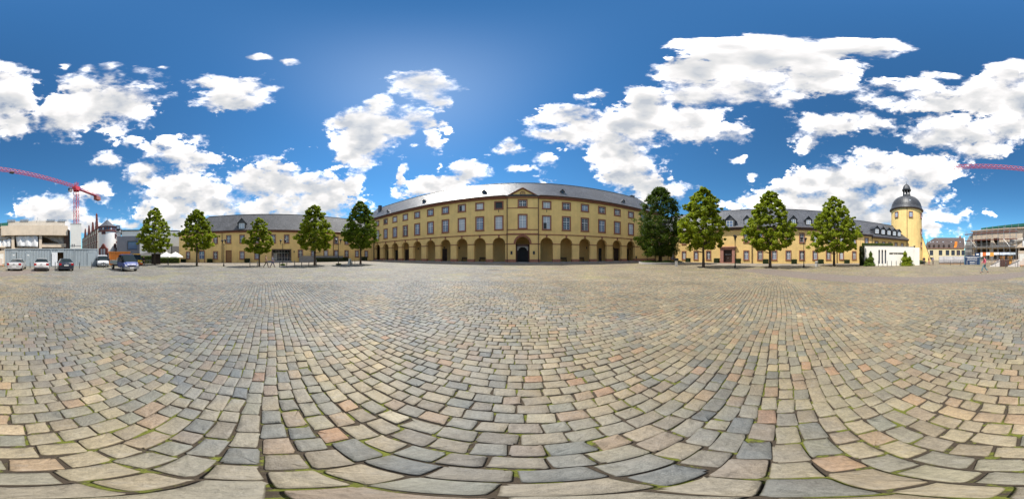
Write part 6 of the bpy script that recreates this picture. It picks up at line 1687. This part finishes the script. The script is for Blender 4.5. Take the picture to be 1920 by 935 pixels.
for px, lab, s in ((312, 'white parasol close to the brown bin store', 1), (329, 'white parasol close to the end of the shaded wing', 1)):
    x, y = at(px, 45.0); P = thing('parasol', lab, 'parasol', (x, y, gz(y)), 0, 'white parasols of the cafe'); zt = zat(472, 45)-gz(y); zb = zat(481, 45)-gz(y)
    m = MB(); m.lathe([(2.3, zb-.25), (2.3, zb), (.05, zt)], 8); m.build('canopy', whitewall, P)
    m = MB(); m.tube((0, 0, 0), (0, 0, zt+.1), .035); m.build('pole', galv, P)

# ------------------------------------------------------------------ lamp posts, bollards, bins, benches
def lamp_post(label, px, py, zt=3.62, first=[None], arm=0.0):
    x, y = ground(px, py)
    if first[0] is not None: return dup(first[0], (x, y, gz(y)), arm, label, 'twin lantern posts round the square')
    P = thing('street_lamp', label, 'street lamp', (x, y, gz(y)), arm, 'twin lantern posts round the square'); first[0] = P
    m = MB(); m.lathe([(.13, 0), (.13, .25), (.065, .4), (.05, 2.0), (.045, 3.6), (.06, 3.62), (.0, 3.75)], 10); m.build('pole', metal, P)
    m = MB(); m.tube((-.4, 0, 3.5), (.4, 0, 3.5), .025); m.tube((-.4, 0, 3.5), (-.4, 0, 3.7), .02); m.tube((.4, 0, 3.5), (.4, 0, 3.7), .02); m.build('arm', metal, P)
    for s in (-1, 1):
        m = MB(); m.lathe([(0, 3.66), (.05, 3.68), (.08, 3.9), (.13, 4.12), (.24, 4.18), (.26, 4.24), (.08, 4.36), (0, 4.4)], 12, c=(s*.4, 0, 0)); m.build('lamp_head', metal, P)
    return P
lamp_post('twin lantern post before the brown wooden door of the shaded wing', 419.6, 499.2, arm=.9)
lamp_post('twin lantern post in front of the glazed entrance', 530.3, 497.8, arm=1.1)
lamp_post('twin lantern post by the low hedge and the ramp wall', 634.4, 497.0, arm=1.0)
lamp_post('twin lantern post beside the tall loose maple and the bin store', 315.2, 496.8, arm=.6)
lamp_post('twin lantern post standing beside the sandstone portal', 1378.4, 501.6, arm=.15)
lamp_post('twin lantern post between the round-crowned maple and the pyramid maple', 1507.2, 501.0, arm=-.9)
lamp_post('twin lantern post behind the evergreen bed, close to the shaded arcade end', 1252.8, 494.5, arm=.6)
lamp_post('twin lantern post before the round yellow tower, past the annexe', 1714.3, 494.3, arm=-.7)

BG = 'thin steel posts along the edge of the square'
B0 = [None]
def bollard(label, px, py, h=.95):
    x, y = ground(px, py)
    if B0[0] is None:
        P = thing('bollard', label, 'bollard', (x, y, gz(y)), 0, BG); m = MB(); m.lathe([(.055, 0), (.055, .88), (.04, .93), (0, .95)], 10); m.build('post', pbr('bollard_steel', (0.13, 0.13, 0.13), .45, .1, metal=.5), P); B0[0] = P
        m = MB(); m.lathe([(.062, .78), (.062, .86)], 10); m.build('reflector_band', galv, P); return P
    return dup(B0[0], (x, y, gz(y)), 0, label, BG)
for px, py, lab in ((56.5, 503, 'steel post between the silver saloon and the hatchback'), (103.5, 503.2, 'steel post standing before the open white container door'), (149, 503, 'steel post next to the navy saloon, on the pickup side'),
    (172, 502.4, 'steel post before the last container door'), (194, 502.6, 'steel post next to the rear of the blue pickup'),
    (468.6, 500.6, 'steel post just before the smallest maple, on the wooden door side'), (482.6, 501.0, 'steel post close to the trunk of the smallest maple'),
    (524.2, 501.0, 'steel post before the glazed entrance, first after the pair of walkers'), (537.8, 501.0, 'steel post just past the lamp of the glazed entrance'), (552.4, 500.8, 'steel post before the edge of the glazed entrance'),
    (565.6, 500.4, 'steel post before the start of the ramp wall'), (579, 499.8, 'steel post beside the conical maple, entrance side'), (593.2, 498.6, 'steel post beside the conical maple, low hedge side'),
    (1647, 498.9, 'steel post under the first dark slot of the annexe'), (1655.5, 498.9, 'steel post under the middle dark slot of the annexe'), (1663.5, 498.9, 'steel post just past the third slot of the annexe'),
    (1671.8, 498.8, 'steel post under the start of the annexe sign band'), (1680.4, 498.6, 'steel post under the middle of the annexe sign band'), (1688.4, 498.5, 'steel post next to the bushy shrub of the annexe'),
    (1782, 497.4, 'steel post before the middle of the grey sheeted stack'), (1801, 497.5, 'steel post at the board end of the grey sheeted stack'),
    (1875, 501, 'steel post before the dark slatted crate'), (1886, 502.8, 'steel post between the crate and the second stair flight'), (1908.5, 501.5, 'steel post before the thick end of the second stair flight')):
    bollard(lab, px, py)

def bench(label, px):
    u = MF.u(px, 3.1)
    P = thing('bench', label, 'bench', (u, 32+3.1, .40), 0, 'dark benches in the arcade')
    for dz, z in ((0, .45),):
        m = MB()
        for k in range(4): m.box(-.85, .85, -.28+k*.14, -.18+k*.14, .43, .47)
        m.build('seat', darkwood, P)
        m = MB()
        for k in range(3): m.box(-.85, .85, .27, .30, .56+k*.14, .66+k*.14)
        m.build('backrest', darkwood, P)
    for s in (-.7, .7):
        m = MB(); m.box(s-.04, s+.04, -.28, -.2, 0, .43); m.box(s-.04, s+.04, .22, .3, 0, .95); m.box(s-.04, s+.04, -.2, .22, .38, .43); m.build('leg', metal, P)
bench('dark bench in the second arch from the gate, on the shaded wing side', 905.4); bench('dark bench in the third arch from the gate, on the shaded wing side', 871.8)
bench('dark bench in the second arch from the gate, on the evergreen side', 1056); bench('dark bench in the third arch from the gate, on the evergreen side', 1089)

x, y = ground(1268, 499.5); P = thing('litter_bin', 'pale square litter bin with a wide black hood before the evergreen bed', 'litter bin', (x, y, gz(y)), -th(1268))
m = MB(); m.box(-.2, .2, -.18, .18, 0, .82); m.build('body', whitewall, P); m = MB(); m.box(-.33, .33, -.25, .25, .82, 1.1); m.prism([(-.33, 1.1), (.33, 1.1), (.2, 1.2), (-.2, 1.2)], 'y', -.25, .25); m.build('hood', trim_black, P)
x, y = ground(1531, 500.4); P = thing('litter_bin', 'grey cylindrical litter bin before the sunny wing, between two cube bushes', 'litter bin', (x, y, gz(y)), 0)
m = MB(); m.lathe([(.2, 0), (.24, .05), (.25, .8), (.2, .86), (0, .9)], 16); m.build('body', conc, P); m = MB(); m.lathe([(.252, .62), (.26, .7), (.252, .74)], 16); m.build('rim', metal, P)
x, y = ground(656, 496.4); P = thing('pavement_sign', 'small white folding sign standing by a dark cycle stand near the corner maple', 'sign', (x, y, gz(y)), -th(656)+.5)
for s in (-1, 1):
    m = MB(); m.prism([(s*.28, 0), (s*.31, 0), (s*.05, 1.05), (s*.02, 1.05)], 'y', -.32, .32); m.build('board', pbr('faded_board', (.55, .60, .60), .5), P)
x, y = ground(660.5, 495.9); P = thing('cycle_stand', 'dark iron cycle stand of three hoops beside the white folding sign', 'cycle stand', (x, y, gz(y)), -th(660))
for k in range(3):
    m = MB(); c = (k-1)*.45
    pts = [(c, -.35, 0), (c, -.35, .6)]+[(c, .35*-math.cos(a), .6+.2*math.sin(a)) for a in (.5, 1.0, 1.57, 2.1, 2.6)]+[(c, .35, .6), (c, .35, 0)]
    for a, b in zip(pts[:-1], pts[1:]): m.tube(a, b, .03)
    m.build('hoop', metal, P)
x, y = ground(1199-6.5, 490.7); 
P = thing('notice_post', 'short dark notice post against the last pier of the arcade', 'post', (MF.u(1192.6, -1.3), 30.7, gz(30.7)), 0)
m = MB(); m.box(-.05, .05, -.04, .04, 0, 1.0); m.build('post', metal, P); m = MB(); m.box(-.22, .22, -.07, -.04, .75, 1.35); m.build('plate', metal, P)
m = MB(); x, y = ground(925, 505.9); n = 30
m.poly([(x+.75*math.cos(6.283*i/n), y+.62*math.sin(6.283*i/n), gz(y+.62*math.sin(6.283*i/n))+.006) for i in range(n)])
struct(m.build('dark_ground', pbr('dark_setts', (0.10, 0.09, 0.085), .5, .3, 8)))  # dark round patch laid just above the paving

# ------------------------------------------------------------------ people
skin = pbr('skin', (0.52, 0.30, 0.21), 0.55, .05)
def limb_mesh(name, chains, mat, parent, sub=2):
    """chains: list of lists of ((x,y,z), r); chains start at a shared point of chain 0 when their first point equals it"""
    v = []; e = []; r = []; idx = {}
    for ch in chains:
        prev = None
        for p, rad in ch:
            k = tuple(round(c, 4) for c in p)
            if k not in idx: idx[k] = len(v); v.append(p); r.append(rad)
            if prev is not None and prev != idx[k]: e.append((prev, idx[k]))
            prev = idx[k]
    me = bpy.data.meshes.new(name); me.from_pydata(v, e, []); me.materials.append(mat)
    o = bpy.data.objects.new(name, me); COL.objects.link(o); o.parent = parent
    sk = o.modifiers.new('skin', 'SKIN'); sk.use_smooth_shade = True
    if not me.skin_vertices: 
        bm = bmesh.new(); bm.from_mesh(me); bm.verts.layers.skin.verify(); bm.to_mesh(me); bm.free()
    for i, s in enumerate(me.skin_vertices[0].data):
        rr = r[i]; s.radius = rr if isinstance(rr, tuple) else (rr, rr); s.use_root = (i == 0)
    ss = o.modifiers.new('smooth', 'SUBSURF'); ss.levels = sub; ss.render_levels = sub
    return o
def person(label, x, y, face, top, legs, hair, H=1.72, stride=.28, bag=None, group=None, arm_bend=.2, short=False):
    P = thing('person', label, 'person', (x, y, gz(y)), face, group); k = H/1.72
    s = stride
    # front is local -y
    hipL, hipR = (.10*k, 0, .92*k), (-.10*k, 0, .92*k)
    kneeL, kneeR = (.10*k, -s*.75, .50*k), (-.10*k, s*.30, .49*k); ankL, ankR = (.10*k, -s*1.15, .09*k), (-.10*k, s*1.35, .14*k)
    toeL, toeR = (.11*k, -s*1.15-.17, .05*k), (-.11*k, s*1.35-.13, .04*k)
    pel, wst, chs, nck = (0, 0, .95*k), (0, 0, 1.12*k), (0, -.01, 1.34*k), (0, -.01, 1.49*k); head = (0, -.03, 1.61*k); crown = (0, -.02, 1.69*k)
    shL, shR = (.19*k, 0, 1.42*k), (-.19*k, 0, 1.42*k); elL, elR = (.24*k, .10*s*3, 1.15*k), (-.24*k, -.08*s*3, 1.15*k)
    wrL, wrR = (.24*k, .02-arm_bend*.5, .93*k), (-.24*k, -.10-arm_bend, .95*k)
    body = limb_mesh('body', [[(pel, (.13*k, .10*k)), (wst, (.125*k, .095*k)), (chs, (.155*k, .105*k)), (nck, .055*k), ((0, -.02, 1.55*k), .06*k), (head, (.078*k, .098*k)), (crown, (.06*k, .08*k))],
        [(pel, .13*k), (hipL, .085*k), (kneeL, .055*k), (ankL, .038*k), (toeL, .032*k)], [(pel, .13*k), (hipR, .085*k), (kneeR, .055*k), (ankR, .038*k), (toeR, .032*k)],
        [(chs, .15*k), (shL, .055*k), (elL, .038*k), (wrL, .028*k), ((wrL[0], wrL[1]-.04, wrL[2]-.12), .024*k)], [(chs, .15*k), (shR, .055*k), (elR, .038*k), (wrR, .028*k), ((wrR[0], wrR[1]-.04, wrR[2]-.12), .024*k)]], skin, P)
    se = 1.0 if not short else .5
    mid = lambda a, b, t: tuple(a[i]+(b[i]-a[i])*t for i in range(3))
    limb_mesh('shirt', [[((0, 0, .90*k), (.155*k, .125*k)), (wst, (.15*k, .12*k)), (chs, (.178*k, .128*k)), ((0, -.01, 1.45*k), (.09*k, .08*k))],
        [(chs, .17*k), (shL, .07*k), (elL, .055*k)]+([(mid(elL, wrL, .85), .042*k)] if not short else []), [(chs, .17*k), (shR, .07*k), (elR, .055*k)]+([(mid(elR, wrR, .85), .042*k)] if not short else [])], top, P)
    limb_mesh('trousers', [[((0, 0, 1.0*k), (.145*k, .115*k)), (pel, (.15*k, .12*k)), (hipL, .10*k), (kneeL, .073*k), (mid(kneeL, ankL, .93), .06*k)], [(pel, .15*k), (hipR, .10*k), (kneeR, .073*k), (mid(kneeR, ankR, .93), .06*k)]], legs, P)
    limb_mesh('hair', [[((0, .035, 1.56*k), (.07*k, .06*k)), ((0, .01, 1.65*k), (.088*k, .10*k)), ((0, 0, 1.71*k), (.07*k, .085*k))]], hair, P)
    for a, t in ((ankL, toeL), (ankR, toeR)): limb_mesh('shoe', [[((a[0], a[1]+.05, max(.045, t[2])), .05), ((t[0], t[1]-.02, max(.04, t[2]-.01)), .042)]], trim_black, P)
    if bag:
        m = MB(); m.prism([(-.16, .55), (.16, .55), (.14, .85), (-.14, .85)], 'y', -.06, .06); b = m.build('bag', bag, P, loc=(-.30*k, .12, 0)); 
        m = MB(); m.tube((-.1, 0, .85), (0, 0, .98), .012); m.tube((.1, 0, .85), (0, 0, .98), .012); m.build('handle', bag, b)
    return P
pink = pbr('pink_shirt', (0.62, 0.12, 0.17), .8); jeans = pbr('teal_jeans', (0.10, 0.20, 0.24), .85); dkj = pbr('dark_trousers', (0.03, 0.032, 0.045), .85); brh = pbr('brown_hair', (0.09, 0.045, 0.02), .7); blk = pbr('black_coat', (0.02, 0.018, 0.022), .85)
mar = pbr('maroon_top', (0.13, 0.02, 0.035), .85); gryt = pbr('grey_lilac_top', (0.26, 0.24, 0.30), .85); tan = pbr('tan_top', (0.42, 0.25, 0.16), .85); bluj = pbr('blue_jeans', (0.04, 0.05, 0.13), .85)
x, y = ground(1846, 510.8); person('person in a pink shirt and teal jeans walking with a dark bag before the site', x, y, -th(1846)-1.35, pink, jeans, brh, 1.72, .30, bag=trim_black)
x, y = ground(1732.5, 497.4); person('person in black coat, first of the group near the tower shrubs', x, y, -th(1732)+.3, blk, dkj, brh, 1.7, .08, group='people standing past the annexe')
x, y = ground(1741.5, 496.9); person('person in a maroon top standing in the middle of the far group', x, y, -th(1741)+1.2, mar, pbr('salmon_trousers', (.5, .24, .18), .85), blk, 1.68, .12, group='people standing past the annexe')
x, y = ground(1749.5, 496.2); person('person in dark lilac clothes, last of the far group towards the grey stack', x, y, -th(1749)-1.0, gryt, dkj, blk, 1.74, .14, group='people standing past the annexe')
x, y = ground(498.8, 501.2); person('person in a tan top walking past the smallest maple', x, y, -th(499)+1.4, tan, pbr('olive_trousers', (.08, .07, .05), .85), brh, 1.7, .26, group='pair walking before the glazed entrance')
x, y = ground(510.8, 501.2); person('person in a grey-lilac top and blue jeans following past the glazed entrance', x, y, -th(511)+1.4, gryt, bluj, blk, 1.66, .24, group='pair walking before the glazed entrance')
x, y = ground(269.4, 498.0); person('person in dark clothes standing between the yellow van and the bin store', x, y, -th(269)+.8, blk, dkj, brh, 1.74, .08)
